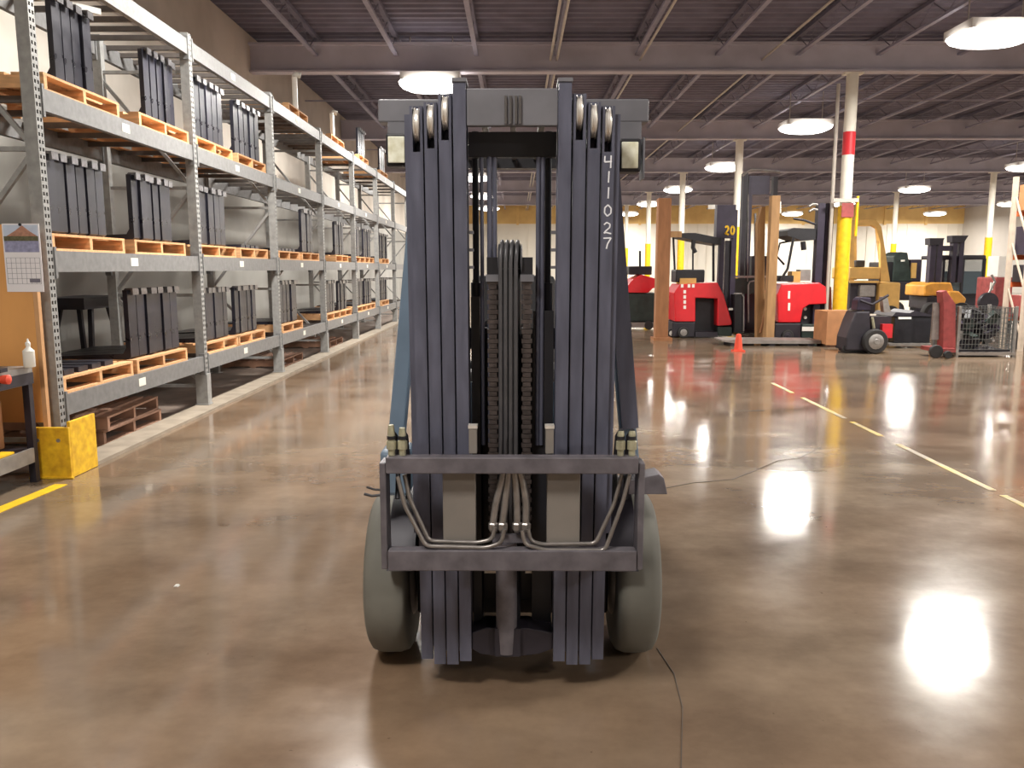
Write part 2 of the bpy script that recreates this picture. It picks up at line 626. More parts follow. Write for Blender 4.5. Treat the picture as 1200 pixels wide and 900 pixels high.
# ------------------------------------------------------------------ ceiling lamps (each with its own light)
def lens_mb(rx, ry, dp):
    mb = MB()
    n, m = 24, 5
    vs, fs = [], []
    for i in range(m):
        t = i / (m - 1) * math.pi / 2 * 0.9
        for k in range(n):
            an = 2 * math.pi * k / n
            sx = math.copysign(abs(math.cos(an)) ** 0.75, math.cos(an))
            sy = math.copysign(abs(math.sin(an)) ** 0.75, math.sin(an))
            vs.append((rx * sx * math.cos(t), ry * sy * math.cos(t), -dp * math.sin(t)))
    for i in range(m - 1):
        for k in range(n):
            k2 = (k + 1) % n
            fs.append((i * n + k, i * n + k2, (i + 1) * n + k2, (i + 1) * n + k))
    fs.append(tuple(range(n)))
    fs.append(tuple((m - 1) * n + k for k in range(n)))
    return mb.add(vs, fs)

LIGHT_LABELS = {}
lamp0 = thing('ceiling_light', 'x', 'ceiling light', (8.05, 14.4, LAMP_Z), 'bright ceiling lights hung in long rows')
lens_mb(0.70, 0.62, 0.17).build('lens', M['lens'], lamp0, smooth=True, org=(0, 0, 0))
MB().box(-0.62, 0.62, -0.45, 0.45, 0.005, 0.16).build('housing', M['housing'], lamp0, org=(0, 0, 0))
for sx in (-0.45, 0.45):
    MB().tube([(sx, 0, 0.16), (sx, 0, 0.96)], 0.012, 6).build('hanger_rod', M['conduit'], lamp0, org=(0, 0, 0))
ld = bpy.data.lights.new('lamp_light', 'AREA')
ld.shape = 'DISK'
ld.size = 1.2
ld.energy = LAMP_W
ld.color = LAMP_COL
ld_left = ld.copy()
ld_left.energy = LAMP_W * 0.8
spots = []
for k in range(0, 7):
    spots.append((-1.8, 9.0 * k - 0.0, 'row above the big black mast'))
for k in range(-2, 6):  # rearmost unseen lamp of this row is added as front fill
    spots.append((8.05, 14.4 + 9.0 * k, 'row beside the red-banded column'))
for k in range(-2, 6):  # here too the rearmost unseen lamp is added for front fill
    spots.append((19.8, 14.4 + 9.0 * k, 'row beyond the second column line'))
for k in range(1, 6):
    spots.append((30.0, 14.4 + 9.0 * k, 'outermost row by far columns'))
cnt = {}
def in_frame(x, y, z):
    v = ROT.transposed() @ (Vector((x, y, z)) - CAMLOC)
    return v.z < -0.5 and abs(v.x / -v.z) * FPX < 625 and abs(v.y / -v.z) * FPX < 462
for i, (x, y, row) in enumerate(spots):
    seen = in_frame(x, y, LAMP_Z)
    cnt[row, seen] = cnt.get((row, seen), 0) + 1
    if seen:
        lab = f'white hanging ceiling light, {ORD[cnt[row, seen] - 1]} visible of the {row}'
    else:
        lab = f'white ceiling light out of view, {ORD[cnt[row, seen] - 1]} of the {row}'
    if i == 0:
        r = lamp0
        r['label'] = lab
        r.location = (x, y, LAMP_Z)
    else:
        r = dup(lamp0, (x, y, LAMP_Z), lab)
    lo = bpy.data.objects.new('lamp_light', ld_left if x < 0 else ld)
    COL.objects.link(lo)
    lo.location = (0, 0, -0.19)
    lo.parent = r

# ------------------------------------------------------------------ columns
def column(x, y, label, band=False, r=0.125):
    t = thing('column', label, 'column', (x, y, 0), 'white and yellow steel columns')
    MB().tube([(x, y, 2.95), (x, y, 5.715)], r, 18).build('shaft', M['colw'], t, smooth=True)
    MB().box(x - 0.2, x + 0.2, y - 0.1, y + 0.1, 5.68, 5.718).build('cap_plate', M['colw'], t)
    MB().tube([(x, y, 0.02), (x, y, 2.95)], r + 0.025, 18).build('yellow_sleeve', M['yellow'], t, smooth=True)
    MB().box(x - 0.22, x + 0.22, y - 0.22, y + 0.22, 0.001, 0.02).build('base_plate', M['steel'], t)
    if band:
        MB().tube([(x, y, 4.02), (x, y, 4.50)], r + 0.006, 18).build('red_band', M['redband'], t, smooth=True)
        MB().tube([(x - 0.27, y + 0.05, 0.1), (x - 0.27, y + 0.05, 5.5)], 0.04, 8).build('conduit', M['conduit'], t, smooth=True)
        MB().box(x - 0.33, x + 0.22, y - 0.16, y - 0.13, 3.02, 3.1).build('strap', M['conduit'], t)
        MB().box(x - 0.14, x + 0.12, y - 0.17, y - 0.155, 2.7, 3.0).build('red_tape', M['redb'], t)
        MB().tube([(x + 0.22, y - 0.1, 2.3), (x + 0.22, y - 0.1, 3.15)], 0.03, 8).build('yellow_pipe', M['yellow'], t, smooth=True)
    return t
column(7.14, 18.0, 'white round column with red band and yellow lower sleeve', True)
column(7.2, 27.0, 'white column with yellow foot just behind tall black mast')
column(7.2, 36.0, 'white column with yellow foot, third along the red-banded column line')
column(7.2, 45.0, 'white column with yellow foot, fourth along the red-banded column line')
column(7.2, 54.0, 'white column with yellow foot, last before the far white wall')
column(20.6, 36.0, 'white column with yellow lower half above the orange lift truck')
column(20.6, 45.0, 'thin white column behind tan lift truck, against bright far wall')
column(20.6, 27.0, 'white column beyond the orange storage rack')

# ================================================================== PALLET RACK
XF, XRr = -3.60, -4.67       # aisle face, rear face
PY = [6.28 + 3.02 * i for i in range(8)]
BH = 0.165
LV = [0.60, 1.74, 2.96, 4.09]
rack = thing('pallet_rack', 'long grey steel pallet rack full of black lift forks along the wall', 'pallet rack', (XF, PY[0], 0))

def post_mesh(h, holes=True):
    mb = MB()
    # channel: web faces the aisle (x = 0), flanges run back to x = -0.10, y in [0, 0.085]
    wd_, dp = 0.085, 0.10
    mb.box(-dp, -0.003, 0, 0.003, 0, h)
    mb.box(-dp, -0.003, wd_ - 0.003, wd_, 0, h)
    mb.box(-dp, -dp + 0.003, 0.003, 0.025, 0, h)
    mb.box(-dp, -dp + 0.003, wd_ - 0.025, wd_ - 0.003, 0, h)
    if holes:
        n = int(h / 0.055)
        p = h / n
        mb.box(-0.003, 0, 0, 0.012, 0, h)
        mb.box(-0.003, 0, 0.034, 0.051, 0, h)
        mb.box(-0.003, 0, 0.073, wd_, 0, h)
        for i in range(n):
            z = i * p
            mb.box(-0.003, 0, 0.012, 0.034, z, z + p * 0.5)
            mb.box(-0.003, 0, 0.051, 0.073, z, z + p * 0.5)
    else:
        mb.box(-0.003, 0, 0, wd_, 0, h)
    mb.box(-0.13, 0.03, -0.03, wd_ + 0.03, 0, 0.008)
    return mb
pf = post_mesh(4.13).build('upright_post', M['rackg'], rack, org=(0, 0, 0))
pr = post_mesh(4.13, False).build('upright_post', M['rackg'], rack, org=(0, 0, 0))
def rk(x, y, z):
    return (x - XF, y - PY[0], z)
for i, y in enumerate(PY):
    if i == 0:
        pf.location = rk(XF, y, 0.032)
        pr.location = rk(XRr + 0.10, y, 0.014)
    else:
        inst(pf, rk(XF, y, 0.032), rack)
        inst(pr, rk(XRr + 0.10, y, 0.014), rack)
shoe = MB().box(-0.115, 0.02, -0.015, 0.10, 0.009, 0.36).build('post_shoe', M['rackg'], rack, org=(0, 0, 0))
for i in range(1, len(PY)):
    p = rk(XF, PY[i], 0.032)
    if i == 1:
        shoe.location = p
    else:
        inst(shoe, p, rack)
# frame braces (horizontal and diagonal between front and rear post)
xa, xb = XF - 0.05, XRr + 0.05
def brace(z0, z1):
    return MB().bar((xa - XF, 0.042, z0), (xb - XF, 0.042, z1), 0.035, 0.035, (0, 1, 0)).build('frame_brace', M['rackg'], rack, org=(0, 0, 0))
srcs = [brace(0.25, 0.25), brace(0.25, 1.3), brace(1.3, 1.3), brace(2.5, 1.3), brace(2.5, 2.5), brace(2.5, 3.7), brace(3.75, 3.75)]
for i, y in enumerate(PY):
    for s in srcs:
        if i:
            inst(s, rk(XF, y, 0), rack)
# beams
L = 3.02 - 0.085
def beam_mesh(b):
    mb = MB()
    mb.box(-0.055, 0.0, 0.004, L - 0.004, -BH, 0.0)
    mb.box(-0.055, 0.012, 0.004, 0.03, -BH - 0.05, 0.03)
    mb.box(-0.055, 0.012, L - 0.03, L - 0.004, -BH - 0.05, 0.03)
    return mb
bf = beam_mesh(0).build('beam', M['rack'], rack, org=(0, 0, 0))
st = MB().box(0.0, 0.003, 1.28, 1.42, -0.115, -0.04).build('label_plate', M['sticker'], bf, org=(0, 0, 0))
first = True
for i in range(7):
    for lv, z in enumerate(LV):
        for rear in (0, 1):
            x = XF - 0.002 if not rear else XRr + 0.057
            p = rk(x, PY[i] + 0.085, z)
            if first:
                bf.location = p
                first = False
                continue
            c = inst(bf, p, rack)
            if not rear and i < 6:
                s2 = st.copy()
                COL.objects.link(s2)
                s2.parent = c
# cross bars between front and rear beams
cb = MB()
cb.box(XRr + 0.0 - XF, -0.057, -0.022, 0.022, -0.055, -0.006)
cb = cb.build('crossbar', M['bar'], rack, org=(0, 0, 0))
dropm = MB().box(-0.02, 0.02, -0.022, 0.022, -0.15, 0.0)
first = True
for i in range(7):
    for lv, z in enumerate(LV):
        n = 9 if lv == 3 and i < 4 else (5 if i < 4 else 3)
        for k in range(n):
            p = rk(XF, PY[i] + 0.085 + L * (k + 0.5) / n, z)
            if first:
                cb.location = p
                first = False
            else:
                inst(cb, p, rack)

# ------------------------------------------------------------------ pallets and forks
def make_pallet(m):
    t = thing('pallet', 'x', 'pallet', (0, 0, 0), 'wooden pallets on the rack')
    bd = MB().box(-0.05, 0.05, -0.6, 0.6, 0.115, 0.135).build('deck_board', m, t)
    xs = [-0.45, -0.30, -0.15, 0.0, 0.15, 0.30, 0.45]
    bd.location = (xs[0], 0, 0)
    for x in xs[1:]:
        inst(bd, (x, 0, 0), t)
    sg = MB().box(-0.5, 0.5, -0.022, 0.022, 0.02, 0.114).build('stringer', m, t)
    sg.location = (0, -0.575, 0)
    for y in (0.0, 0.575):
        inst(sg, (0, y, 0), t)
    bb = MB().box(-0.05, 0.05, -0.6, 0.6, 0.0, 0.019).build('bottom_board', m, t)
    bb.location = (-0.45, 0, 0)
    for x in (0.0, 0.45):
        inst(bb, (x, 0, 0), t)
    return t
pal0 = make_pallet(M['wood'])
palold0 = make_pallet(M['woodold'])
PALUSED = [False, False]

def pallet(x, y, z, label, old=False, rz=0.0, group=None):
    src = palold0 if old else pal0
    if not PALUSED[old]:
        PALUSED[old] = True
        src.location = (x, y, z)
        src.rotation_euler = (0, 0, rz)
        src['label'] = label
        if group:
            src['group'] = group
        return src
    return dup(src, (x, y, z), label, group, rz)

# a lift fork: shank at x = 0 (front), blade runs to -x, hooks on +x
def fork_mesh(w, h, ln):
    mb = MB()
    t = 0.045
    n = 6
    prof = [(0, 0.02), (0, h), (-t, h), (-t, t + 0.06), (-t - 0.03, t + 0.01), (-ln, 0.02), (-ln, 0.006), (-0.03, 0.0)]
    mb.prism(prof, -w / 2, w / 2)
    return mb
FORKS = {}
def fork_src(w, h, ln):
    k = (w, h, ln)
    if k not in FORKS:
        FORKS[k] = [None, w, h, ln]
    return FORKS[k]
FORKN = [0]

def fork(x, y, z, w, h, ln, label, group, hooks=True, rz=0.0):
    e = fork_src(w, h, ln)
    if e[0] is None:
        o = fork_mesh(w, h, ln).build('lift_fork', M['fork'])
        o['category'] = 'lift fork'
        o['label'] = label
        if hooks:
            hk = MB()
            hk.prism([(-0.045, h - 0.001), (0.028, h - 0.001), (0.028, h - 0.045), (0.045, h - 0.045), (0.045, h + 0.018), (-0.03, h + 0.018)], -w * 0.36, w * 0.36)
            hk.build('upper_hook', M['hook'], o)
        e[0] = o
        o.location = (x, y, z)
        o.rotation_euler = (0, 0, rz)
        o['group'] = group
        return o
    return dup(e[0], (x, y, z), label, group, rz)

SHELF = ['lowest shelf', 'second shelf', 'third shelf', 'top shelf']
# (level, bay, from depth-Y, to depth-Y, count, height, which)
BUND = [
    (0, 0, 7.72, 8.86, 6, 0.66, ''),
    (0, 1, 9.48, 10.42, 6, 0.62, 'near '), (0, 1, 10.66, 11.52, 5, 0.62, 'far '),
    (0, 2, 12.62, 13.75, 5, 0.66, ''),
    (0, 3, 15.75, 16.6, 4, 0.62, 'near '), (0, 3, 16.9, 17.7, 4, 0.60, 'far '),
    (0, 4, 18.75, 19.6, 4, 0.62, 'near '), (0, 4, 19.9, 20.8, 4, 0.60, 'far '),
    (0, 5, 21.9, 23.3, 5, 0.60, ''),
    (1, 0, 6.50, 7.40, 6, 0.62, 'near '), (1, 0, 7.95, 8.85, 6, 0.62, 'far '),
    (1, 1, 9.50, 10.45, 5, 0.66, ''),
    (1, 2, 14.1, 14.9, 4, 0.72, ''),
    (1, 3, 16.7, 17.5, 4, 0.66, ''),
    (1, 4, 18.75, 19.4, 3, 0.66, 'near '), (1, 4, 19.8, 20.8, 4, 0.66, 'far '),
    (1, 5, 21.9, 23.6, 5, 0.66, ''),
    (2, 0, 6.78, 7.36, 4, 0.66, 'near '), (2, 0, 8.38, 9.10, 5, 0.66, 'far '),
    (2, 1, 9.62, 10.5, 5, 0.68, 'near '), (2, 1, 10.95, 11.95, 5, 0.68, 'far '),
]
for (lv, bay, y0, y1, n, h, which) in BUND:
    z = LV[lv] + 0.001
    place = f'{SHELF[lv]} of {ORD[bay]} rack bay'
    yc = (y0 + y1) / 2
    pl = yc
    lo_, hi_ = PY[bay] + 0.085 + 0.64, PY[bay + 1] - 0.64
    pl = min(max(pl, lo_), hi_)
    pallet(XF - 0.53, pl, z, f'wooden pallet under the {which}fork bundle, {place}', group='wooden pallets on the rack')
    pitch = (y1 - y0) / n
    w = round(min(0.17, pitch * 0.88), 3)
    for k in range(n):
        yy = y0 + (k + 0.5) * pitch
        fork(XF - 0.09 + random.uniform(-0.02, 0.01), yy, z + 0.137, w, h, 0.92,
             f'black lift fork, {ORD[k]} along the {which}bundle, {place}', 'black lift forks stored upright on the rack', hooks=True)
# empty pallets and lying fork pairs
pallet(XF - 0.53, PY[0] + 0.72, LV[2] + 0.001 + 0.0, 'wooden pallet sticking past rack end, third shelf of first rack bay') if False else None
def flat_fork(y, z, label):
    o = MB()
    o.prism([(-0.02, 0.0), (-0.02, 0.045), (-0.95, 0.03), (-0.95, 0.01)], -0.075, 0.075)
    o = o.build('fork_blade', M['fork'], org=(0, 0, 0))
    o.location = (XF - 0.06, y, z)
    return tag(o, label, 'fork blade', 'black fork blades lying flat on the rack')
for k in range(4):
    flat_fork(11.05 + 0.2 * k, LV[1] + 0.138, f'black fork blade lying flat, {ORD[k]} of four on second shelf, second bay')
pallet(XF - 0.53, 11.38, LV[1] + 0.001, 'wooden pallet under four flat fork blades, second shelf, second bay')
for k in range(5):
    flat_fork(12.75 + 0.2 * k, LV[1] + 0.138, f'black fork blade lying flat, {ORD[k]} of five on second shelf, third bay')
pallet(XF - 0.53, 13.15 - 0.02, LV[1] + 0.001, 'wooden pallet under five flat fork blades, second shelf, third bay')
for k in range(4):
    flat_fork(6.60 + 0.22 * k, LV[0] + 0.138, f'black fork blade lying flat, {ORD[k]} of four beside lowest first bundle')
pallet(XF - 0.53, 7.01, LV[0] + 0.001, 'wooden pallet under four flat fork blades, lowest shelf, first bay')

# white plastic tubes on top, and pallets on the top level
def white_tube(y, z, h, label):
    t = thing('white_tube', label, 'tube', (XF - 0.2, y, z), 'white tubes standing on the rack')
    x = XF - 0.2
    MB().tube([(x, y, z), (x, y, z + h)], 0.045, 10).build('tube_body', M['white'], t, smooth=True)
    MB().tube([(x, y, z + h), (x + 0.02, y + 0.02, z + h + 0.05), (x + 0.1, y + 0.04, z + h + 0.03)], 0.05, 10).build('tube_elbow', M['white'], t, smooth=True)
pallet(XF - 0.53, 14.0, LV[3] + 0.001, 'wooden pallet with one white tube on rack top, third bay', group='wooden pallets on the rack')
white_tube(14.45, LV[3] + 0.137, 0.62, 'white upright tube on a pallet on rack top, third bay')
pallet(XF - 0.53, 17.0, LV[3] + 0.001, 'wooden pallet with short white tube on rack top, fourth bay', group='wooden pallets on the rack')
white_tube(17.3, LV[3] + 0.137, 0.52, 'shorter white upright tube on rack top, fourth bay')
for q, (y0, wh) in enumerate(((19.4, 'near '), (22.4, ''))):
    pl = f'top shelf of {ORD[4 + q]} rack bay'
    pallet(XF - 0.53, y0 + 0.45, LV[3] + 0.001, f'wooden pallet under dark forks, {pl}', group='wooden pallets on the rack')
    for k in range(4):
        fork(XF - 0.09, y0 + 0.15 + 0.22 * k, LV[3] + 0.138, 0.15, 0.62, 0.92, f'black lift fork, {ORD[k]} along the bundle, {pl}', 'black lift forks stored upright on the rack')
# a loose white bar lying across the fork tops on the third shelf
tag(MB().bar((XF - 0.30, 6.95, LV[2] + 0.832), (XF - 0.02, 7.42, LV[2] + 0.852), 0.05, 0.02, (0, 0, 1)).build('white_bar', M['white']),
    'white flat bar resting across fork tops on third shelf, first bay', 'bar')
# old pallets on the floor under the rack
pallet(XF - 0.62, 7.75, 0.014, 'old brown pallet on floor below the first rack bay', True, group='old pallets under the rack')
pallet(XF - 0.60, 7.7, 0.151, 'old brown pallet stacked on another below the first rack bay', True, rz=0.06, group='old pallets under the rack')
pallet(XF - 0.66, 13.6, 0.014, 'old dark pallet on floor below the third rack bay', True, group='old pallets under the rack')
pallet(XF - 0.66, 16.9, 0.014, 'old dark pallet on floor below the fourth rack bay', True, group='old pallets under the rack')
# dark steel stand against the wall behind the first bay
t = thing('steel_stand', 'dark steel stand with splayed legs behind the first rack bay', 'stand', (-5.2, 9.75, 0))
MB().box(-5.5, -4.9, 9.2, 10.35, 1.14, 1.27).build('stand_top', M['dark'], t)
for (sx, sy) in ((-5.5, 9.25), (-5.5, 10.3), (-4.9, 9.25), (-4.9, 10.3)):
    MB().bar((sx, sy, 0.014), (sx * 0.6 - 5.2 * 0.4, sy * 0.4 + 9.775 * 0.6, 1.14), 0.05, 0.05).build('leg', M['dark'], t)
MB().bar((-5.2, 9.45, 0.55), (-5.2, 10.1, 0.55), 0.04, 0.04).build('stretcher', M['dark'], t)

# ================================================================== LEFT CORNER: guard, board, bench
t = thing('corner_guard', 'scuffed yellow steel corner guard at foot of the first rack post', 'corner guard', (-3.5, 6.02, 0))
MB().box(-3.74, -3.42, 6.06, 6.085, 0.002, 0.40).build('front_plate', M['guardy'], t, bevel=0.004)
MB().box(-3.445, -3.42, 6.085, 6.46, 0.002, 0.44).build('side_plate', M['guardy'], t, bevel=0.004)
MB().box(-3.74, -3.40, 6.04, 6.06, 0.002, 0.014).build('foot_plate', M['guardy'], t)
for x in (-3.66, -3.50):
    MB().tube([(x, 6.062, 0.30), (x, 6.05, 0.30)], 0.014, 8).build('bolt', M['steel'], t)

t = thing('notice_board', 'brown plywood board beside the first rack post, holding a calendar', 'board', (-4.3, 6.18, 0))
MB().box(-5.3, -3.665, 6.16, 6.20, 0.42, 1.93).build('sheet', M['ply'], t)
MB().box(-3.664, -3.63, 6.1605, 6.20, 0.02, 1.93).build('edge_batten', M['plyedge'], t)
MB().box(-5.3, -5.25, 6.15, 6.16, 0.02, 1.93).build('batten', M['plyedge'], t)
# calendar
cy = 6.158
c0_, c1_ = W(2, 262, cy), W(52, 342, cy)
t = thing('calendar', 'white wall calendar with mountain lake picture pinned on the brown board', 'calendar', ((c0_.x + c1_.x) / 2, cy, c1_.z))
x0, x1, z0, z1 = c0_.x, c1_.x, c1_.z, c0_.z
zm = z0 + (z1 - z0) * 0.56
MB().box(x0, x1, cy - 0.004, cy, z0, zm).build('date_page', M['paper'], t)
MB().box(x0, x1, cy - 0.004, cy, zm, z1).build('picture_page', M['paper'], t)
pw = x1 - x0
MB().box(x0 + .01, x1 - .01, cy - 0.0055, cy - 0.004, zm + 0.10, z1 - 0.01).build('picture_sky', M['sky'], t)
MB().prism([(x0 + .03, zm + .13), (x0 + pw * .35, zm + .17), (x0 + pw * .55, zm + .21), (x0 + pw * .75, zm + .165), (x1 - .015, zm + .13)], cy - 0.0065, cy - 0.0055).build('picture_mountain', M['mount'], t)
MB().box(x0 + .01, x1 - .01, cy - 0.0068, cy - 0.0056, zm + 0.095, zm + 0.13).build('picture_trees', M['treesm'], t)
MB().box(x0 + .01, x1 - .01, cy - 0.0055, cy - 0.004, zm + 0.012, zm + 0.095).build('picture_lake', M['lake'], t)
mb = MB()
for i in range(8):
    xx = x0 + pw * (0.05 + 0.9 * i / 7)
    mb.box(xx - .001, xx + .001, cy - 0.005, cy - 0.004, z0 + 0.06, zm - 0.03)
for i in range(6):
    zz = z0 + 0.06 + (zm - 0.03 - z0 - 0.06) * i / 5
    mb.box(x0 + pw * .05, x1 - pw * .05, cy - 0.005, cy - 0.004, zz - .001, zz + .001)
stuff(mb.build('date_grid', M['ink'], t))
MB().box(x1 - 0.10, x1 - 0.02, cy - 0.006, cy - 0.005, z0 + 0.07, z0 + 0.10).build('dark_note', M['ink'], t)
MB().lathe((x0 + pw / 2, cy - 0.004, z1 - 0.008), (0, -1, 0), [(0, 0.012), (0.008, 0.01)], 10).build('pin', M['blackm'], t)

# workbench along the aisle
bt = 0.88
bx0, bx1, by0, by1 = -4.35, -3.62, 4.3, 6.00
t = thing('workbench', 'grey steel workbench with lower shelf before the brown board', 'workbench', (-4, 5.2, 0))
MB().box(bx0, bx1, by0, by1, bt - 0.045, bt).build('bench_top', M['steel'], t)
MB().box(bx1 - 0.012, bx1 + 0.004, by0, by1, bt - 0.13, bt - 0.046).build('apron', M['dark'], t)
for y in (by0 + 0.03, by1 - 0.03):
    for x in (bx0 + 0.03, bx1 - 0.03):
        MB().box(x - 0.025, x + 0.025, y - 0.025, y + 0.025, 0.001, bt - 0.046).build('leg', M['dark'], t)
MB().box(bx0, bx1 - 0.02, by0, by1, 0.24, 0.26).build('lower_shelf', M['dark'], t)
MB().box(bx1 - 0.02, bx1, by0 + .06, by1 - .06, 0.16, 0.27).build('shelf_edge', M['steel'], t)
# things on it
p = (-3.93, 5.98)
bx, byy = W(34, 420, 5.93).x, 5.93
t = thing('spray_bottle', 'small white bottle with nozzle standing on the steel workbench', 'bottle', (bx, byy, bt))
MB().lathe((bx, byy, bt + 0.001), (0, 0, 1), [(0, 0.036), (0.005, 0.04), (0.12, 0.04), (0.145, 0.016), (0.16, 0.014)], 16).build('bottle_body', M['white'], t, smooth=True)
MB().lathe((bx, byy, bt + 0.161), (0, 0, 1), [(0, 0.018), (0.02, 0.018), (0.03, 0.008), (0.05, 0.006)], 12).build('nozzle', M['white'], t, smooth=True)
t = thing('orange_clamp', 'orange plastic clamp hung on the workbench edge', 'clamp', (-3.61, 5.66, 0.8))
MB().lathe((-3.612, 5.62, 0.83), (1, 0, 0), [(0, 0.03), (0.05, 0.035), (0.06, 0.02)], 12).build('clamp_knob', M['orangecone'], t, smooth=True)
MB().box(-3.66, -3.59, 5.58, 5.66, bt + 0.001, bt + 0.03).build('clamp_jaw', M['dark'], t)
t = thing('red_box', 'dark red steel toolbox on the workbench lower shelf', 'toolbox', (-3.95, 5.5, 0.26))
MB().box(-4.2, -3.76, 5.15, 5.72, 0.262, 0.60).build('box_body', M['redb'], t, bevel=0.01)
MB().box(-4.2, -3.76, 5.15, 5.72, 0.602, 0.68).build('box_lid', M['redb'], t, bevel=0.01)
MB().tube([(-3.98, 5.30, 0.68), (-3.98, 5.30, 0.73), (-3.98, 5.57, 0.73), (-3.98, 5.57, 0.68)], 0.012, 8).build('handle', M['dark'], t, smooth=True)
tag(MB().box(-4.15, -3.85, 5.76, 5.96, 0.262, 0.62).build('cardboard_box', M['card'], bevel=0.006), 'small brown cardboard box beside red toolbox on workbench shelf', 'box')
tag(MB().box(-3.74, -3.645, 5.42, 5.74, 0.271, 0.285).build('yellow_sheet', M['yellow']), 'yellow sheet lying on the workbench lower shelf', 'sheet')

# ================================================================== THE FORKLIFT
XC = -0.014
LEAN = 0.045
YM0 = 2.90
def my(z, off=0.0):
    """distance of the leaning mast's front plane at height z"""
    return YM0 - (z - 0.1) * LEAN + off
FK = thing('forklift', 'blue-grey lift truck with tall black four-stage mast, facing the viewer, no forks', 'forklift', (XC, 3.4, 0))

def vbar(mb, x0, x1, z0, z1, o0, o1):
    """upright bar that follows the mast's lean: x0..x1, z0..z1, offsets o0..o1 behind the front plane"""
    vs = []
    for z in (z0, z1):
        for o in (o0, o1):
            for x in (x0, x1):
                vs.append((XC + x, my(z, o), z))
    return mb.add(vs, [(0, 1, 3, 2), (4, 6, 7, 5), (0, 4, 5, 1), (2, 3, 7, 6), (0, 2, 6, 4), (1, 5, 7, 3)])

RW, GAP = 0.0435, 0.0065
tops = [2.215, 2.20, 2.175, 2.165]
bots = [0.125, 0.105, 0.10, 0.115]
for sgn in (-1, 1):
    for k in range(4):
        xi = 0.155 + k * (RW + GAP)
        xo = xi + RW
        x0, x1 = (xi, xo) if sgn > 0 else (-xo, -xi)
        off = 0.012 * k
        zt, zb = tops[k], bots[k]
        mb = MB()
        slot = 0.17 if k else 0.0
        zs = zt - slot
        vbar(mb, x0, x1, zb, zs, off, off + 0.016)                       # front flange
        vbar(mb, x0 + 0.015, x1 - 0.015, zb, zs, off + 0.016, off + 0.11)  # web
        vbar(mb, x0, x1, zb, zt, off + 0.11, off + 0.126)                # rear flange
        if k:
            vbar(mb, x0, x0 + 0.009, zs, zt - 0.02, off, off + 0.11)
            vbar(mb, x1 - 0.009, x1, zs, zt - 0.02, off, off + 0.11)
        rail = mb.build('mast_rail', M['mast'], FK)
        if k:
            zc = zt - 0.075
            MB().lathe((XC + (x0 + x1) / 2 - 0.011, my(zc, off + 0.05), zc), (1, 0, 0),
                       [(0, 0.056), (0.004, 0.060), (0.006, 0.054), (0.016, 0.054), (0.018, 0.060), (0.022, 0.056)], 24).build('sheave', M['roller'], rail, smooth=True)
            MB().tube([(XC + x0 + 0.004, my(zc, off + 0.05), zc), (XC + x1 - 0.004, my(zc, off + 0.05), zc)], 0.012, 10).build('sheave_pin', M['rod'], rail, smooth=True)
        else:
            mb = MB()
            vbar(mb, x0 - 0.003, x1 + 0.003, zt, zt + 0.012, off - 0.004, off + 0.10)
            mb.build('rail_cap', M['mastg'], rail)
# side strip: the outer face of the outermost rails
for sgn in (-1, 1):
    mb = MB()
    xo = 0.155 + 4 * (RW + GAP) - GAP
    x0, x1 = (xo + 0.001, xo + 0.02) if sgn > 0 else (-xo - 0.02, -xo - 0.001)
    vbar(mb, x0, x1, 0.62, 2.12, 0.05, 0.17)
    mb.build('mast_side_plate', M['mast'], FK)
# crossheads
mb = MB(); vbar(mb, -0.153, 0.153, 2.075, 2.195, 0.004, 0.03); ch = mb.build('crosshead', M['mastg'], FK, bevel=0.003)
for i, x in enumerate((-0.022, -0.006, 0.012, 0.026)):
    mb = MB(); vbar(mb, x - 0.004, x + 0.004, 2.08, 2.17, -0.004, 0.0035); mb.build('crosshead_rib', M['rod'], ch)
mb = MB(); vbar(mb, -0.153, 0.153, 1.985, 2.07, 0.09, 0.13); mb.build('rear_crosshead', M['blackm'], FK, bevel=0.003)
mb = MB(); vbar(mb, -0.345, 0.345, 1.30, 1.38, 0.20, 0.24); mb.build('mast_tie_bar', M['blackm'], FK, bevel=0.003)
mb = MB(); vbar(mb, -0.345, 0.345, 0.30, 0.45, 0.17, 0.20); mb.build('mast_tie_bar', M['blackm'], FK, bevel=0.003)
# lift cylinders beside the rails and rods in the opening
def vcyl(x, z0, z1, off, r, m, name, n=14):
    return MB().tube([(XC + x, my(z0, off), z0), (XC + x, my(z1, off), z1)], r, n).build(name, m, FK, smooth=True)
for x in (-0.132, 0.128):
    c = vcyl(x, 0.2, 1.55, 0.15, 0.02, M['blackm'], 'lift_cylinder')
    vcyl(x, 1.55, 2.08, 0.15, 0.012, M['blackm'], 'cylinder_rod')
for x, r in ((-0.108, 0.007), (-0.080, 0.010), (-0.062, 0.008), (0.092, 0.009), (0.107, 0.008)):
    vcyl(x, 0.95, 2.03, 0.10, r, M['mast'], 'cylinder_rod', 10)
# free-lift cylinder in the centre
vcyl(-0.012, 0.18, 1.60, 0.12, 0.045, M['blackm'], 'free_lift_cylinder', 20)
vcyl(-0.022, 0.16, 0.60, 0.02, 0.040, M['carr'], 'lower_cylinder', 20)
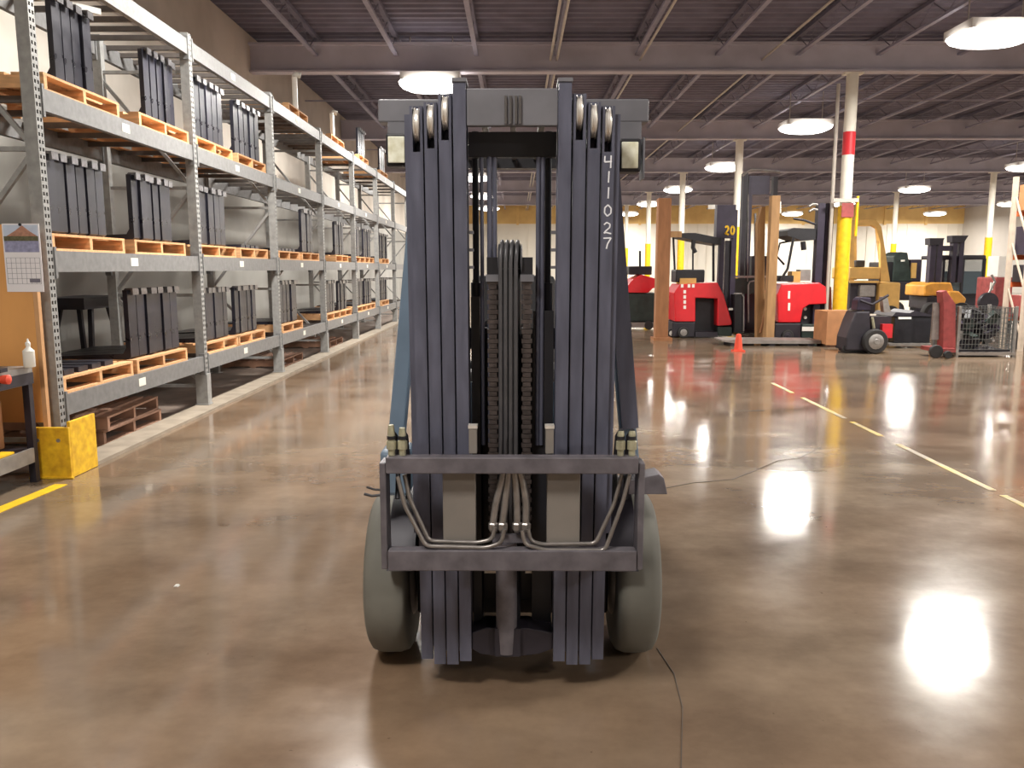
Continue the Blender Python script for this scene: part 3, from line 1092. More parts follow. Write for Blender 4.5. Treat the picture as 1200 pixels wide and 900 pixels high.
# chains
for x in (-0.070, 0.052):
    mb = MB()
    z = 0.60
    i = 0
    while z < 1.555:
        w = 0.019 if i % 2 == 0 else 0.0145
        vbar(mb, x - w, x + w, z, z + 0.0155, 0.055, 0.075)
        z += 0.0175
        i += 1
    vbar(mb, x - 0.008, x + 0.008, 0.6, 1.555, 0.062, 0.07)
    ch = mb.build('lift_chain', M['chain'], FK)
    ch['kind'] = 'stuff'
    mb = MB(); vbar(mb, x - 0.024, x + 0.024, 1.555, 1.58, 0.05, 0.08); mb.build('chain_anchor', M['mastg'], FK)
    mb = MB(); vbar(mb, x - 0.02, x + 0.02, 1.58, 1.64, 0.055, 0.075); mb.build('chain_anchor', M['blackm'], FK)
# the four hoses in the centre, curving over the top
for i, x in enumerate((-0.042, -0.024, -0.006, 0.013)):
    pts = [(XC + x, my(0.62, 0.045), 0.62), (XC + x, my(1.2, 0.045), 1.2), (XC + x, my(1.62, 0.045), 1.62)]
    for k in range(1, 7):
        a = math.pi * k / 6
        pts.append((XC + x + 0.002 * k, my(1.62, 0.045) + 0.055 * (1 - math.cos(a)), 1.62 + 0.075 * math.sin(a)))
    pts.append((XC + x + 0.012, my(1.3, 0.16), 1.3))
    MB().tube(pts, 0.0078, 10).build('mast_hose', M['hose'], FK, smooth=True)
    mb = MB(); z = 1.66
for i in range(5):
    x = -0.052 + i * 0.02
    MB().lathe((XC + x, my(1.63, 0.10), 1.63), (1, 0, 0), [(0, 0.045), (0.004, 0.062), (0.008, 0.045)], 18).build('hose_sheave', M['mastg'], FK, smooth=True)
# dark cover plates deep in the opening
mb = MB(); vbar(mb, -0.150, -0.118, 0.2, 1.5, 0.10, 0.12); mb.build('inner_plate', M['blackm'], FK)
mb = MB(); vbar(mb, 0.075, 0.150, 0.2, 1.45, 0.10, 0.12); mb.build('inner_plate', M['blackm'], FK)
mb = MB(); vbar(mb, -0.15, 0.15, 0.5, 1.36, 0.19, 0.2); mb.build('inner_plate', M['blackm'], FK)
for z in (1.60, 1.66, 1.72):
    mb = MB(); vbar(mb, 0.135, 0.152, z, z + 0.01, 0.02, 0.06); mb.build('grease_line', M['mastg'], FK)
    mb = MB(); vbar(mb, -0.152, -0.135, z, z + 0.01, 0.02, 0.06); mb.build('grease_line', M['mastg'], FK)
# bottom crossmember with centre point
zc0 = 0.165
MB().prism([(XC - 0.153, 0.17), (XC - 0.12, 0.15), (XC - 0.02, 0.135), (XC + 0.10, 0.15), (XC + 0.153, 0.17), (XC + 0.153, 0.235), (XC + 0.06, 0.255), (XC - 0.10, 0.255), (XC - 0.153, 0.235)], 2.905, 3.02).build('bottom_crossmember', M['dark'], FK, bevel=0.004)
MB().box(XC - 0.065, XC + 0.03, 2.885, 2.904, 0.15, 0.26).build('cylinder_seat', M['dark'], FK)
for x in (-0.09, 0.07):
    MB().box(XC + x - 0.02, XC + x + 0.025, 3.05, 3.06, 0.415, 0.425).build('grease_line', M['roller'], FK)

# carriage -----------------------------------------------------------
YC = 2.70
MB().box(XC - 0.432, XC + 0.432, YC, YC + 0.05, 0.905, 0.963).build('carriage_bar', M['carr'], FK, bevel=0.004)
MB().box(XC - 0.432, XC + 0.432, YC, YC + 0.05, 0.558, 0.632).build('carriage_bar', M['carr'], FK, bevel=0.004)
for x0, x1 in ((-0.456, -0.434), (0.434, 0.456)):
    MB().box(XC + x0, XC + x1, YC + 0.01, YC + 0.10, 0.56, 0.94).build('carriage_side_plate', M['carr'], FK, bevel=0.003)
for x0, x1 in ((-0.243, -0.128), (0.122, 0.238)):
    up = MB().box(XC + x0, XC + x1, YC + 0.055, YC + 0.10, 0.56, 0.95).build('carriage_upright', M['carrg'], FK, bevel=0.003)
for x in (-0.136, 0.130):
    st_ = MB().box(XC + x - 0.014, XC + x + 0.014, YC + 0.052, YC + 0.085, 0.964, 1.052).build('fork_stop', M['carrg'], FK, bevel=0.002)
    MB().box(XC + x - 0.016, XC + x + 0.016, YC + 0.05, YC + 0.087, 1.053, 1.064).build('stop_cap', M['roller'], st_)
# steel tubes along the carriage, two each side
def pts_px(l, Y):
    return [W(x, y, Y) for x, y in l]
def round_path(pts, r=0.02, n=4):
    out = [pts[0]]
    for a, b, c in zip(pts, pts[1:], pts[2:]):
        d0, d1 = (a - b), (c - b)
        rr = min(r, d0.length * 0.45, d1.length * 0.45)
        p0, p1 = b + d0.normalized() * rr, b + d1.normalized() * rr
        for i in range(n + 1):
            t_ = i / n
            out.append(p0.lerp(b, t_).lerp(b.lerp(p1, t_), t_))
    out.append(pts[-1])
    return out
yt = 2.735
for l, Y in (([(466, 558), (474, 592), (499, 640), (570, 642), (588, 636), (591, 620)], yt - 0.02),
             ([(474, 556), (480, 584), (503, 634), (560, 636), (577, 632), (580, 618)], yt),
             ([(738, 556), (730, 588), (709, 645), (640, 645), (615, 638), (612, 622)], yt - 0.02),
             ([(729, 556), (720, 590), (698, 637), (634, 638), (622, 634), (619, 620)], yt)):
    MB().tube(round_path(pts_px(l, Y)), 0.0075, 10).build('steel_tube', M['tube'], FK, smooth=True)
for l in ([(578, 612), (581, 590), (588, 562), (592, 545)], [(589, 612), (592, 590), (595, 562), (597, 545)],
          [(606, 612), (606, 590), (604, 562), (602, 545)], [(616, 612), (617, 590), (612, 562), (607, 545)]):
    p = pts_px(l, 2.755)
    MB().tube(round_path(p, 0.03), 0.0125, 10).build('carriage_hose', M['tube'], FK, smooth=True)
    q = p[0]
    MB().lathe((q.x, q.y, q.z - 0.035), (0, 0, 1), [(0, 0.012), (0.01, 0.018), (0.03, 0.018), (0.035, 0.014)], 6).build('hose_fitting', M['tube'], FK)
MB().box(W(575, 0, 2.77).x, W(625, 0, 2.77).x, 2.76, 2.775, 0.64, 0.67).build('fitting_bracket', M['carr'], FK)
# couplers above the ends of the top bar
for x, z1 in ((-0.415, 1.07), (-0.377, 1.06), (0.373, 1.05), (0.412, 1.05)):
    z0 = 0.964
    c = MB().lathe((XC + x, YC + 0.03, z0), (0, 0, 1), [(0, 0.012), (0.02, 0.012), (0.022, 0.017), (0.05, 0.017), (0.052, 0.012), (0.075, 0.013), (z1 - z0, 0.010)], 10).build('hose_coupler', M['brass'], FK, smooth=True)
    MB().lathe((XC + x, YC + 0.03, z0 + 0.056), (0, 0, 1), [(0, 0.015), (0.012, 0.015)], 10).build('coupler_ring', M['blackm'], c)
for x in (-0.415, -0.377, 0.373, 0.412):
    MB().tube([(XC + x, YC + 0.03, 1.05), (XC + x * 0.99, YC + 0.09, 1.02), (XC + x * 0.98, YC + 0.12, 0.9), (XC + x * 0.97, YC + 0.06, 0.80)], 0.009, 8).build('carriage_hose', M['blackm'], FK, smooth=True)

# hand-painted number on the outermost rail, digit by digit from top to bottom
DIG = {'4': [[(0.05, 1.0), (0.02, 0.48), (0.85, 0.52)], [(0.75, 1.05), (0.72, -0.05)]],
       '1': [[(0.55, 1.0), (0.5, 0.0)]],
       '0': [[(0.5, 1.0), (0.15, 0.75), (0.12, 0.3), (0.45, 0.0), (0.85, 0.25), (0.88, 0.7), (0.5, 1.0)]],
       '2': [[(0.1, 0.8), (0.4, 1.02), (0.8, 0.85), (0.75, 0.55), (0.3, 0.25), (0.1, 0.05), (0.35, 0.12), (0.95, 0.0)]],
       '7': [[(0.05, 0.95), (0.95, 0.98), (0.55, 0.45), (0.42, 0.0)]]}
def draw_digit(d, x, y, z, w, h, r, m, parent, yfun=None, name='painted_digit'):
    mb = MB()
    for s in DIG[d]:
        pts = [(x + a * w, (yfun(z + b * h) if yfun else y), z + b * h) for a, b in s]
        for p, q in zip(pts, pts[1:]):
            mb.bar(p, q, 0.0015, r * 2, (0, 1, 0))
    return mb.build(name, m, parent)
xi = 0.155 + 3 * (RW + GAP)
for d, yp in zip('411027', (194, 212, 231, 252, 273, 291)):
    z = W(713, yp, 2.8).z
    draw_digit(d, XC + xi + 0.010, 0, z, 0.030, 0.038, 0.0024, M['chalk'], FK, lambda zz: my(zz, 0.036 - 0.0012))

# tires -----------------------------------------------------------
def wheel(x0, x1, y, z, r, m, parent, nm='tire', hubm=None, n=40):
    w = x1 - x0
    prof = [(0, r * 0.60), (0.0, r * 0.90), (w * 0.08, r * 0.965), (w * 0.25, r * 0.995), (w * 0.5, r), (w * 0.75, r * 0.995), (w * 0.92, r * 0.965), (w, r * 0.90), (w, r * 0.60)]
    o = MB().lathe((x0, y, z), (1, 0, 0), prof, n).build(nm, m, parent, smooth=True)
    if hubm:
        for xa_, s in ((x0, -1), (x1, 1)):
            MB().lathe((xa_, y, z), (s, 0, 0), [(0.001, r * 0.55), (0.012, r * 0.5), (0.012, r * 0.2), (0.03, r * 0.16), (0.03, r * 0.05)], 20).build('hub', hubm, o, smooth=True)
    return o
RT = 0.335
wheel(XC - 0.580, XC - 0.415, 3.30, RT, RT, M['tire'], FK, 'tire', M['hub'])
wheel(XC + 0.415, XC + 0.580, 3.30, RT, RT, M['tire'], FK, 'tire', M['hub'])
wheel(XC - 0.50, XC - 0.36, 4.75, 0.24, 0.24, M['tireblk'], FK, 'rear_tire', M['hub'])
wheel(XC + 0.36, XC + 0.50, 4.75, 0.24, 0.24, M['tireblk'], FK, 'rear_tire', M['hub'])
# axle and frame
MB().box(XC - 0.39, XC + 0.39, 3.16, 3.44, 0.20, 0.56).build('front_axle', M['blackm'], FK, bevel=0.01)
MB().tube([(XC - 0.36, 4.75, 0.24), (XC + 0.36, 4.75, 0.24)], 0.06, 12).build('rear_axle', M['blackm'], FK, smooth=True)
MB().box(XC - 0.36, XC + 0.36, 3.45, 4.95, 0.28, 0.62).build('chassis', M['blue'], FK, bevel=0.02)
# fenders over the front wheels
for sg in (-1, 1):
    mb = MB()
    n = 9
    outer = [(3.30 + 0.40 * math.cos(math.radians(a)), RT + 0.40 * math.sin(math.radians(a))) for a in [20 + 140 * i / (n - 1) for i in range(n)]]
    inner = [(3.30 + 0.365 * math.cos(math.radians(a)), RT + 0.365 * math.sin(math.radians(a))) for a in [20 + 140 * i / (n - 1) for i in range(n)]]
    x0, x1 = (0.37, 0.475) if sg > 0 else (-0.475, -0.37)
    mb.prismx(outer + inner[::-1], XC + x0, XC + x1)
    mb.build('fender', M['dark'], FK, smooth=True)
MB().prism([(XC + 0.45, 0.735), (XC + 0.60, 0.735), (XC + 0.585, 0.80), (XC + 0.565, 0.815), (XC + 0.45, 0.79)], 3.05, 3.16).build('step_wing', M['carr'], FK, bevel=0.003)
MB().box(XC - 0.50, XC - 0.39, 2.98, 3.16, 0.745, 0.92).build('cowl_corner', M['blue'], FK, bevel=0.015)
MB().tube([(XC - 0.47, 2.98, 0.755), (XC - 0.53, 2.97, 0.75), (XC - 0.56, 2.97, 0.758)], 0.006, 6).build('wire_lead', M['hose'], FK, smooth=True)
MB().tube([(XC - 0.47, 2.98, 0.77), (XC - 0.52, 2.97, 0.775), (XC - 0.55, 2.97, 0.785)], 0.005, 6).build('wire_lead', M['hose'], FK, smooth=True)
# cowl, dash, floor, seat, hood, counterweight
MB().prismx([(3.20, 0.60), (3.20, 1.02), (3.30, 1.14), (3.42, 1.12), (3.46, 0.60)], XC - 0.40, XC + 0.40).build('cowl', M['blue'], FK, bevel=0.015)
MB().box(XC - 0.40, XC + 0.40, 3.47, 4.0, 0.60, 0.63).build('floor_plate', M['blackm'], FK)
stw = MB().tube([(XC - 0.05, 3.38, 1.12), (XC - 0.05, 3.52, 1.24)], 0.022, 10).build('steering_column', M['blackm'], FK, smooth=True)
ring = []
dirn = Vector((0, 0.75, 0.65)).normalized()
aa = Vector((1, 0, 0)); bb2 = dirn.cross(aa)
for i in range(25):
    an = 2 * math.pi * i / 24
    ring.append(Vector((XC - 0.05, 3.53, 1.25)) + aa * 0.17 * math.cos(an) + bb2 * 0.17 * math.sin(an))
MB().tube(ring, 0.014, 8).build('steering_wheel', M['blackm'], FK, smooth=True)
MB().box(XC - 0.40, XC + 0.40, 4.0, 4.72, 0.60, 0.98).build('hood', M['blue'], FK, bevel=0.03)
MB().box(XC - 0.24, XC + 0.24, 4.02, 4.48, 0.985, 1.10).build('seat', M['seat'], FK, bevel=0.04)
MB().prismx([(4.40, 1.08), (4.50, 1.08), (4.62, 1.55), (4.52, 1.57)], XC - 0.23, XC + 0.23).build('backrest', M['seat'], FK, bevel=0.03)
MB().prismx([(4.73, 0.26), (4.73, 1.0), (4.95, 1.0), (5.25, 0.86), (5.32, 0.55), (5.28, 0.26)], XC - 0.5, XC + 0.5).build('counterweight', M['blue'], FK, bevel=0.03)
# overhead guard: front legs, bar, roof bars, rear legs
for sg in (-1, 1):
    MB().bar((XC + sg * 0.335, 3.20, 2.14), (XC + sg * 0.458, 3.08, 0.86), 0.06, 0.075).build('guard_front_leg', M['blue'], FK, bevel=0.006)
    MB().bar((XC + sg * 0.36, 4.60, 2.19), (XC + sg * 0.40, 4.80, 0.98), 0.06, 0.06).build('guard_rear_leg', M['blue'], FK, bevel=0.006)
    MB().box(XC + sg * 0.43 - 0.03, XC + sg * 0.43 + 0.03, 3.27, 4.64, 2.15, 2.205).build('guard_side_rail', M['blackm'], FK)
MB().bar((XC + 0.352, 3.09, 2.08), (XC + 0.447, 3.03, 1.0), 0.062, 0.03).build('dark_leg_strip', M['mast'], FK)  # dark strip added over one front leg so that it looks darker
MB().box(XC - 0.51, XC + 0.515, 3.18, 3.26, 2.15, 2.235).build('guard_front_bar', M['mastg'], FK, bevel=0.006)
MB().box(XC - 0.46, XC + 0.46, 4.60, 4.68, 2.15, 2.21).build('guard_rear_bar', M['blackm'], FK)
for i in range(7):
    x = -0.36 + 0.12 * i
    MB().box(XC + x - 0.012, XC + x + 0.012, 3.265, 4.595, 2.19, 2.215).build('guard_roof_bar', M['blackm'], FK)
# headlamps hung under the ends of the front bar
for cx_, dz in ((-0.428, 0.02), (0.432, 0.0)):
    br = MB().box(XC + cx_ - 0.045, XC + cx_ + 0.055, 3.17, 3.178, 2.075 + dz, 2.149).build('headlamp_bracket', M['mastg'], FK)
    hl = MB().box(XC + cx_ - 0.04, XC + cx_ + 0.042, 3.08, 3.165, 1.955 + dz, 2.075 + dz).build('headlamp', M['blackm'], FK, bevel=0.008)
    MB().box(XC + cx_ - 0.031, XC + cx_ + 0.031, 3.072, 3.079, 1.967 + dz, 2.062 + dz).build('headlamp_lens', M['lampl'], hl, bevel=0.004)
    MB().box(XC + cx_ + 0.05, XC + cx_ + 0.056, 3.08, 3.17, 1.93 + dz, 2.08 + dz).build('headlamp_guard', M['mastg'], hl)
for sg in (-1,):
    MB().box(XC + sg * 0.395 - 0.007, XC + sg * 0.395 + 0.007, 3.19, 3.2, 1.05, 1.14).build('red_reflector', M['redband'], FK)

# ================================================================== RIGHT SIDE: parked machines and goods
def PB(name, m, parent, x0, y0, x1, y1, Y, dep, bevel=0.0):
    return MB().pbox(x0, y0, x1, y1, Y, dep).build(name, m, parent, bevel=bevel)
def PP(name, m, parent, pts, Y, dep, bevel=0.0):
    return MB().pprism(pts, Y, dep).build(name, m, parent, bevel=bevel)
def PT(name, m, parent, pts, Y, r, n=8):
    pts = [W(a[0], a[1], a[2] if len(a) > 2 else Y) for a in pts]
    for p in pts:
        p.z = max(p.z, r)
    return MB().tube(pts, r, n).build(name, m, parent, smooth=True)
def wheel_at(px, Y, r, w, m, parent, name='wheel', axis='y', hubm=None):
    """wheel standing on the floor whose side faces the viewer"""
    c = W(px, 400, Y)
    o = MB().lathe((c.x, Y, r + 0.002), (0, 1, 0), [(0, r * 0.6), (0.0, r * 0.92), (w * 0.2, r), (w * 0.8, r), (w, r * 0.92), (w, r * 0.6)], 20).build(name, m, parent, smooth=True)
    if hubm:
        MB().lathe((c.x, Y - 0.001, r + 0.002), (0, -1, 0), [(0, r * 0.62), (0.01, r * 0.55), (0.012, r * 0.25), (0.03, r * 0.2)], 16).build('hub', hubm, o, smooth=True)
    return o

# --- red stand-up truck in the middle of the row
Y = 18.9
t = thing('reach_truck', 'red stand-up lift truck with open dark cab beside tall black mast', 'lift truck', W(825, 396, Y) * 1.0)
t.location.z = 0; ORG[t.name] = Vector(t.location)
PP('body', M['redm'], t, [(791, 377), (790, 343), (797, 333), (841, 331), (848, 345), (858, 378), (857, 381), (841, 382), (841, 350), (815, 349), (815, 377)], Y, 1.0, 0.02)
PB('cab_back', M['blackm'], t, 813, 348, 843, 393, Y + 0.35, 0.5)
PB('base', M['dark'], t, 788, 377.5, 814.5, 395, Y + 0.02, 0.95, 0.02)
PB('base', M['darkg'], t, 841.5, 383, 858, 394, Y + 0.02, 0.95, 0.02)
PB('step', M['dark'], t, 815, 389, 841, 395, Y - 0.02, 0.95)
wheel_at(801, Y - 0.06, 0.13, 0.1, M['tireblk'], t, hubm=M['steel'])
wheel_at(787, Y + 0.1, 0.10, 0.08, M['tireblk'], t, hubm=M['white'])
PB('dash', M['blackm'], t, 792, 316, 826, 331, Y + 0.15, 0.6, 0.03)
PB('control_pod', M['tan'], t, 797, 326, 816, 333, Y + 0.1, 0.3)
for i, yy in enumerate((340, 346, 352, 358)):
    PB('white_mark', M['white'], t, 801, yy, 804, yy + 4, Y - 0.012, 0.01)
for x in (800, 808, 813):
    PB('white_mark', M['white'], t, x - 2, 333, x + 1, 337, Y - 0.012, 0.01)
PP('overhead_guard', M['blackm'], t, [(797, 273), (815, 273), (845, 279), (845, 287), (826, 284), (797, 278)], Y + 0.05, 0.9)
PT('guard_post', M['blackm'], t, [(836, 284), (836, 330)], Y + 0.1, 0.03)
PT('guard_post', M['blackm'], t, [(791, 322, Y + .8), (789, 278, Y + .8)], Y, 0.025)
PT('work_lamp', M['blackm'], t, [(813, 281), (812, 290), (815, 296)], Y + 0.1, 0.05)
PT('control_lever', M['blackm'], t, [(812, 318), (812, 290)], Y + 0.2, 0.02)
for x in (842, 856):
    PB('mast_rail', M['purple'], t, x, 246, x + 6, 391, Y + 0.2, 0.15)
PB('mast_plate', M['dark'], t, 848.5, 282, 855.5, 390, Y + 0.26, 0.08)
PB('mast_head', M['purple'], t, 840, 240, 862, 279, Y + 0.15, 0.25)
PT('beacon_lamp', M['white'], t, [(834, 245), (834, 240)], Y + 0.2, 0.08, 12)
zz = W(855, 275, Y + 0.1).z
for i, d in enumerate('20'):
    draw_digit(d, W(850 + i * 6.5, 270, Y + 0.1).x, Y + 0.142, zz, 0.10, 0.2, 0.02, M['yellow'], t)
PP('backrest_frame', M['blackm'], t, [(861, 345), (870, 345), (872, 349), (872, 390), (861, 390)], Y - 0.1, 0.3)
PT('backrest_tube', M['steel'], t, [(860, 344), (869, 344), (871.5, 348), (871.5, 388)], Y - 0.13, 0.015)
PB('white_mark', M['white'], t, 854, 361, 859, 363.5, Y - 0.02, 0.015)

# --- tall black mast behind
Y = 20.2
t = thing('mast_truck', 'tall black lift truck mast standing between red trucks, highest of all', 'lift truck', (W(890, 390, Y).x, Y, 0))
PB('mast_rail', M['dark'], t, 868, 203, 873, 386, Y, 0.2)
PB('mast_rail', M['purple'], t, 874.5, 206, 879, 386, Y + 0.03, 0.2)
PB('mast_rail', M['dark'], t, 903, 207, 908, 386, Y, 0.2)
PB('mast_plate', M['purple'], t, 880, 206, 902, 228, Y + 0.02, 0.1)
PB('mast_plate', M['dark'], t, 880, 300, 902, 384, Y + 0.05, 0.25)
PT('top_bar', M['steel'], t, [(870, 206), (879, 199), (893, 199.5), (914, 202)], Y - 0.02, 0.03)
PT('lift_cylinder', M['rod'], t, [(885, 250), (885, 300)], Y - 0.02, 0.03)
PT('lift_cylinder', M['steel'], t, [(877, 228), (876, 330)], Y - 0.05, 0.012)
PB('crossbar', M['steel'], t, 862, 323, 903, 325.5, Y - 0.1, 0.06)
PB('carriage', M['darkg'], t, 861, 326, 903, 344, Y - 0.05, 0.08)
PT('backrest_tube', M['steel'], t, [(877, 378), (877, 334), (879, 330), (884, 329)], Y - 0.15, 0.02)
PB('lower_body', M['blackm'], t, 875, 345, 906, 386, Y, 0.8)
PB('wheel_arm', M['dark'], t, 862, 386.5, 906, 390, Y - 0.1, 1.1)

# --- second red truck
Y = 18.0
t = thing('reach_truck', 'red stand-up lift truck with white label, between brown posts and yellow sleeve', 'lift truck', (W(940, 400, Y).x, Y, 0))
PP('body', M['redm'], t, [(912, 378), (911, 345), (916, 333), (960, 331), (968, 336), (969, 356), (948, 357), (941, 362), (938, 378)], Y, 1.0, 0.02)
PB('cab_back', M['blackm'], t, 939, 355, 968, 380, Y + 0.3, 0.6)
PB('base', M['dark'], t, 908, 379, 938.5, 399, Y + 0.02, 0.95, 0.02)
PB('base', M['darkg'], t, 939.5, 380, 969, 399, Y + 0.02, 0.95, 0.02)
PB('white_label', M['white'], t, 940, 383, 955, 388, Y, 0.015)
wheel_at(923, Y - 0.04, 0.13, 0.1, M['tireblk'], t, hubm=M['dark'])
for yy in (341, 355):
    PB('white_mark', M['white'], t, 923.5, yy, 926, yy + 9, Y - 0.012, 0.01)
for x, yy in ((944, 350), (943.5, 362), (943.5, 372)):
    MB().lathe(tuple(W(x, yy, Y + 0.29)), (0, -1, 0), [(0, 0.04), (0.02, 0.035)], 10).build('round_switch', M['white'], t)
PP('overhead_guard', M['blackm'], t, [(923, 270), (930, 267), (956, 268), (956, 281), (940, 282), (923, 276)], Y + 0.05, 0.9)
PT('guard_post', M['blackm'], t, [(930, 278), (923, 315), (915, 328)], Y + 0.05, 0.03)
PT('guard_post', M['blackm'], t, [(919, 310), (910, 300), (914, 285), (928, 282)], Y + 0.8, 0.025)
PB('dash', M['blackm'], t, 908, 323, 930, 330, Y + 0.15, 0.5)
PB('control_pod', M['tan'], t, 928, 318, 938, 331, Y + 0.2, 0.3)
PB('control_pod', M['steel'], t, 938, 316, 950, 329, Y + 0.25, 0.3)
PT('work_lamp', M['blackm'], t, [(941, 283), (942, 293)], Y + 0.1, 0.06)
for x in (956, 966):
    PB('mast_rail', M['purple'], t, x, 238, x + 8, 381, Y + 0.15, 0.2)
PB('mast_plate', M['purple'], t, 964.2, 250, 965.8, 380, Y + 0.2, 0.1)
PP('mast_guard', M['redb'], t, [(962, 340), (974, 336), (976, 398), (969.5, 398)], Y + 0.4, 0.4)
for yy in (240, 246):
    PT('warning_lamp', M['steel'], t, [(948, yy + 2), (953, yy - 1), (958, yy)], Y + 0.1, 0.03)
PT('side_arm', M['dark'], t, [(930, 256), (942, 258), (956, 263)], Y + 0.2, 0.025)

# --- red truck peeping out beside the big mast
Y = 21.5
t = thing('tow_tractor', 'low red and black lift truck half hidden behind the thick brown post', 'lift truck', (W(752, 378, Y).x, Y, 0))
PP('hood', M['redm'], t, [(722, 343), (730, 342), (742, 327), (752, 322), (774, 328), (774, 336), (765, 338), (760, 343)], Y, 1.0, 0.03)
PB('body', M['darkg'], t, 722, 343.5, 772, 377, Y + 0.03, 1.0, 0.03)
PB('dash', M['blackm'], t, 737, 312, 764, 322, Y + 0.3, 0.5, 0.02)
PT('lever', M['blackm'], t, [(750, 312), (750, 294)], Y + 0.4, 0.03)
PB('bumper', M['plate'], t, 724, 378, 770, 384, Y - 0.05, 1.0)
for x in (735, 760):
    wheel_at(x, Y - 0.06, 0.12, 0.1, M['tireblk'], t)

# --- brown posts
Y = 18.2
t = thing('brown_post', 'thick brown upright post standing before the red truck with open cab', 'post', (W(778, 394, Y).x, Y, 0), 'brown upright posts')
PB('post_front', M['rust'], t, 770, 232, 785, 398, Y, 0.28, 0.01)
PB('post_foot', M['rust'], t, 766, 396, 788, 402, Y - 0.08, 0.45)
PB('side_arm', M['tanpost'], t, 785.5, 271, 799, 278, Y + 0.05, 0.15)
Y = 17.7
t = thing('brown_post', 'slim tan upright post, the shorter of two before tall black mast', 'post', (W(893, 402, Y).x, Y + 0.4, 0), 'brown upright posts')
PP('post_front', M['tanpost'], t, [(887, 400), (888, 262), (893, 242), (897, 242), (896, 300), (897, 400)], Y + 0.4, 0.2)
PT('post_brace', M['rust'], t, [(891, 390), (902, 345)], Y + 0.3, 0.03)
t = thing('brown_post', 'slim tan upright post, the taller of two before tall black mast', 'post', (W(906, 402, Y).x, Y, 0), 'brown upright posts')
PB('post_front', M['tanpost'], t, 901, 229, 911, 399, Y, 0.2, 0.01)
PB('post_foot', M['tanpost'], t, 898, 398, 914, 402, Y - 0.08, 0.4)
PT('post_pin', M['white'], t, [(914, 250), (914, 236)], Y + 0.05, 0.025)

# --- low steel plate on the floor with a cone before it
Y = 16.9
a, b = W(846, 405, Y), W(962, 405, Y)
t = thing('steel_platform', 'low grey steel platform on floor before the red trucks', 'platform', ((a.x + b.x) / 2, Y, 0))
MB().prism([(a.x, 0.10), (a.x + 0.3, 0.05), (b.x, 0.05), (b.x, 0.12), (a.x, 0.13)], Y, Y + 0.7).build('platform_deck', M['plate'], t)
for x in (a.x + 0.25, a.x + 1.05, b.x - 0.2):
    MB().box(x - 0.06, x + 0.06, Y + 0.02, Y + 0.6, 0.001, 0.05).build('platform_foot', M['dark'], t)
Y = 15.8
c = W(865, 411, Y)
t = thing('traffic_cone', 'small orange traffic cone standing on floor before the steel platform', 'cone', (c.x, Y, 0))
MB().box(c.x - 0.11, c.x + 0.11, Y - 0.11, Y + 0.11, 0.001, 0.03).build('cone_base', M['orangecone'], t)
MB().lathe((c.x, Y, 0.031), (0, 0, 1), [(0, 0.085), (0.30, 0.05), (0.31, 0.03), (0.315, 0.02)], 16).build('cone_body', M['orangecone'], t, smooth=True)

# --- tan big forklift
Y = 22.5
t = thing('tan_forklift', 'big tan lift truck with open roof frame behind the yellow column sleeve', 'forklift', (W(1020, 370, Y).x, Y, 0))
PP('roof_frame', M['tan'], t, [(996, 258), (1026, 257), (1033, 266), (1043, 330), (1032, 330), (1032, 285), (1027, 266), (1022, 264), (1001, 264), (1001, 330), (996, 330)], Y, 0.12)
PP('roof_frame', M['tan'], t, [(1000, 259), (1026, 259), (1033, 268), (1041, 328), (1034, 328), (1027, 268), (1022, 265), (1004, 265), (1004, 328), (1000, 328)], Y + 1.1, 0.1)
PB('hood', M['tan'], t, 996, 313, 1032, 327, Y - 0.05, 1.3, 0.03)
PB('counterweight', M['tan'], t, 1030, 331, 1055, 368, Y - 0.1, 1.4, 0.05)
PB('body', M['dark'], t, 996, 330, 1030, 368, Y + 0.1, 1.1, 0.02)
PB('rail', M['tan'], t, 996, 329, 1030, 331.5, Y - 0.12, 0.05)
PB('seat', M['seat'], t, 1003, 305, 1014, 313, Y + 0.3, 0.5, 0.03)
for x in (1006, 1042):
    wheel_at(x, Y - 0.15, 0.30, 0.25, M['tireblk'], t, hubm=M['tan'])
PB('engine_block', M['steel'], t, 1008, 334, 1026, 348, Y - 0.05, 0.4, 0.03)

# --- brown crate beside the column
Y = 16.6
t = thing('wooden_crate', 'plain brown crate on floor before the yellow column sleeve', 'crate', (W(985, 408, Y).x, Y, 0))
PB('crate_front', M['card'], t, 969, 364, 1004, 404.5, Y, 0.03)
PB('crate_box', M['card'], t, 969.5, 365, 1003.5, 404, Y + 0.031, 0.75)
PB('crate_skid', M['woodold'], t, 972, 404.5, 979, 408, Y + 0.02, 0.7)
PB('crate_skid', M['woodold'], t, 994, 404.5, 1001, 408, Y + 0.02, 0.7)

# --- black walk-behind machine with big wheel and long body
Y = 15.4
t = thing('sweeper', 'black walk-behind cleaning machine with big front wheel and red hub plate', 'machine', (W(1027, 413, Y).x, Y, 0))
PP('upright_tank', M['dark'], t, [(991, 411), (992, 396), (999, 376), (1004, 365), (1020, 365), (1021, 411)], Y + 0.05, 0.5, 0.03)
PP('handle_head', M['purple'], t, [(1004, 364), (1006, 352), (1010, 348), (1021, 349), (1021, 364)], Y + 0.1, 0.3, 0.02)
PT('handle_bar', M['dark'], t, [(1008, 352), (1022, 357), (1034, 350), (1041, 346)], Y + 0.1, 0.025)
PP('hose_neck', M['steel'], t, [(1034, 348), (1040, 348), (1044, 366), (1036, 366)], Y + 0.2, 0.15)
PB('skirt', M['blackm'], t, 992, 405, 1024, 413, Y + 0.15, 0.4)
wheel_at(1027, Y - 0.1, 0.235, 0.14, M['tireblk'], t, 'wheel', hubm=M['steel'])
wheel_at(993, Y + 0.1, 0.08, 0.06, M['tireblk'], t, 'caster')
PB('body_link', M['dark'], t, 1021.5, 371, 1044, 396, Y + 0.15, 0.35)
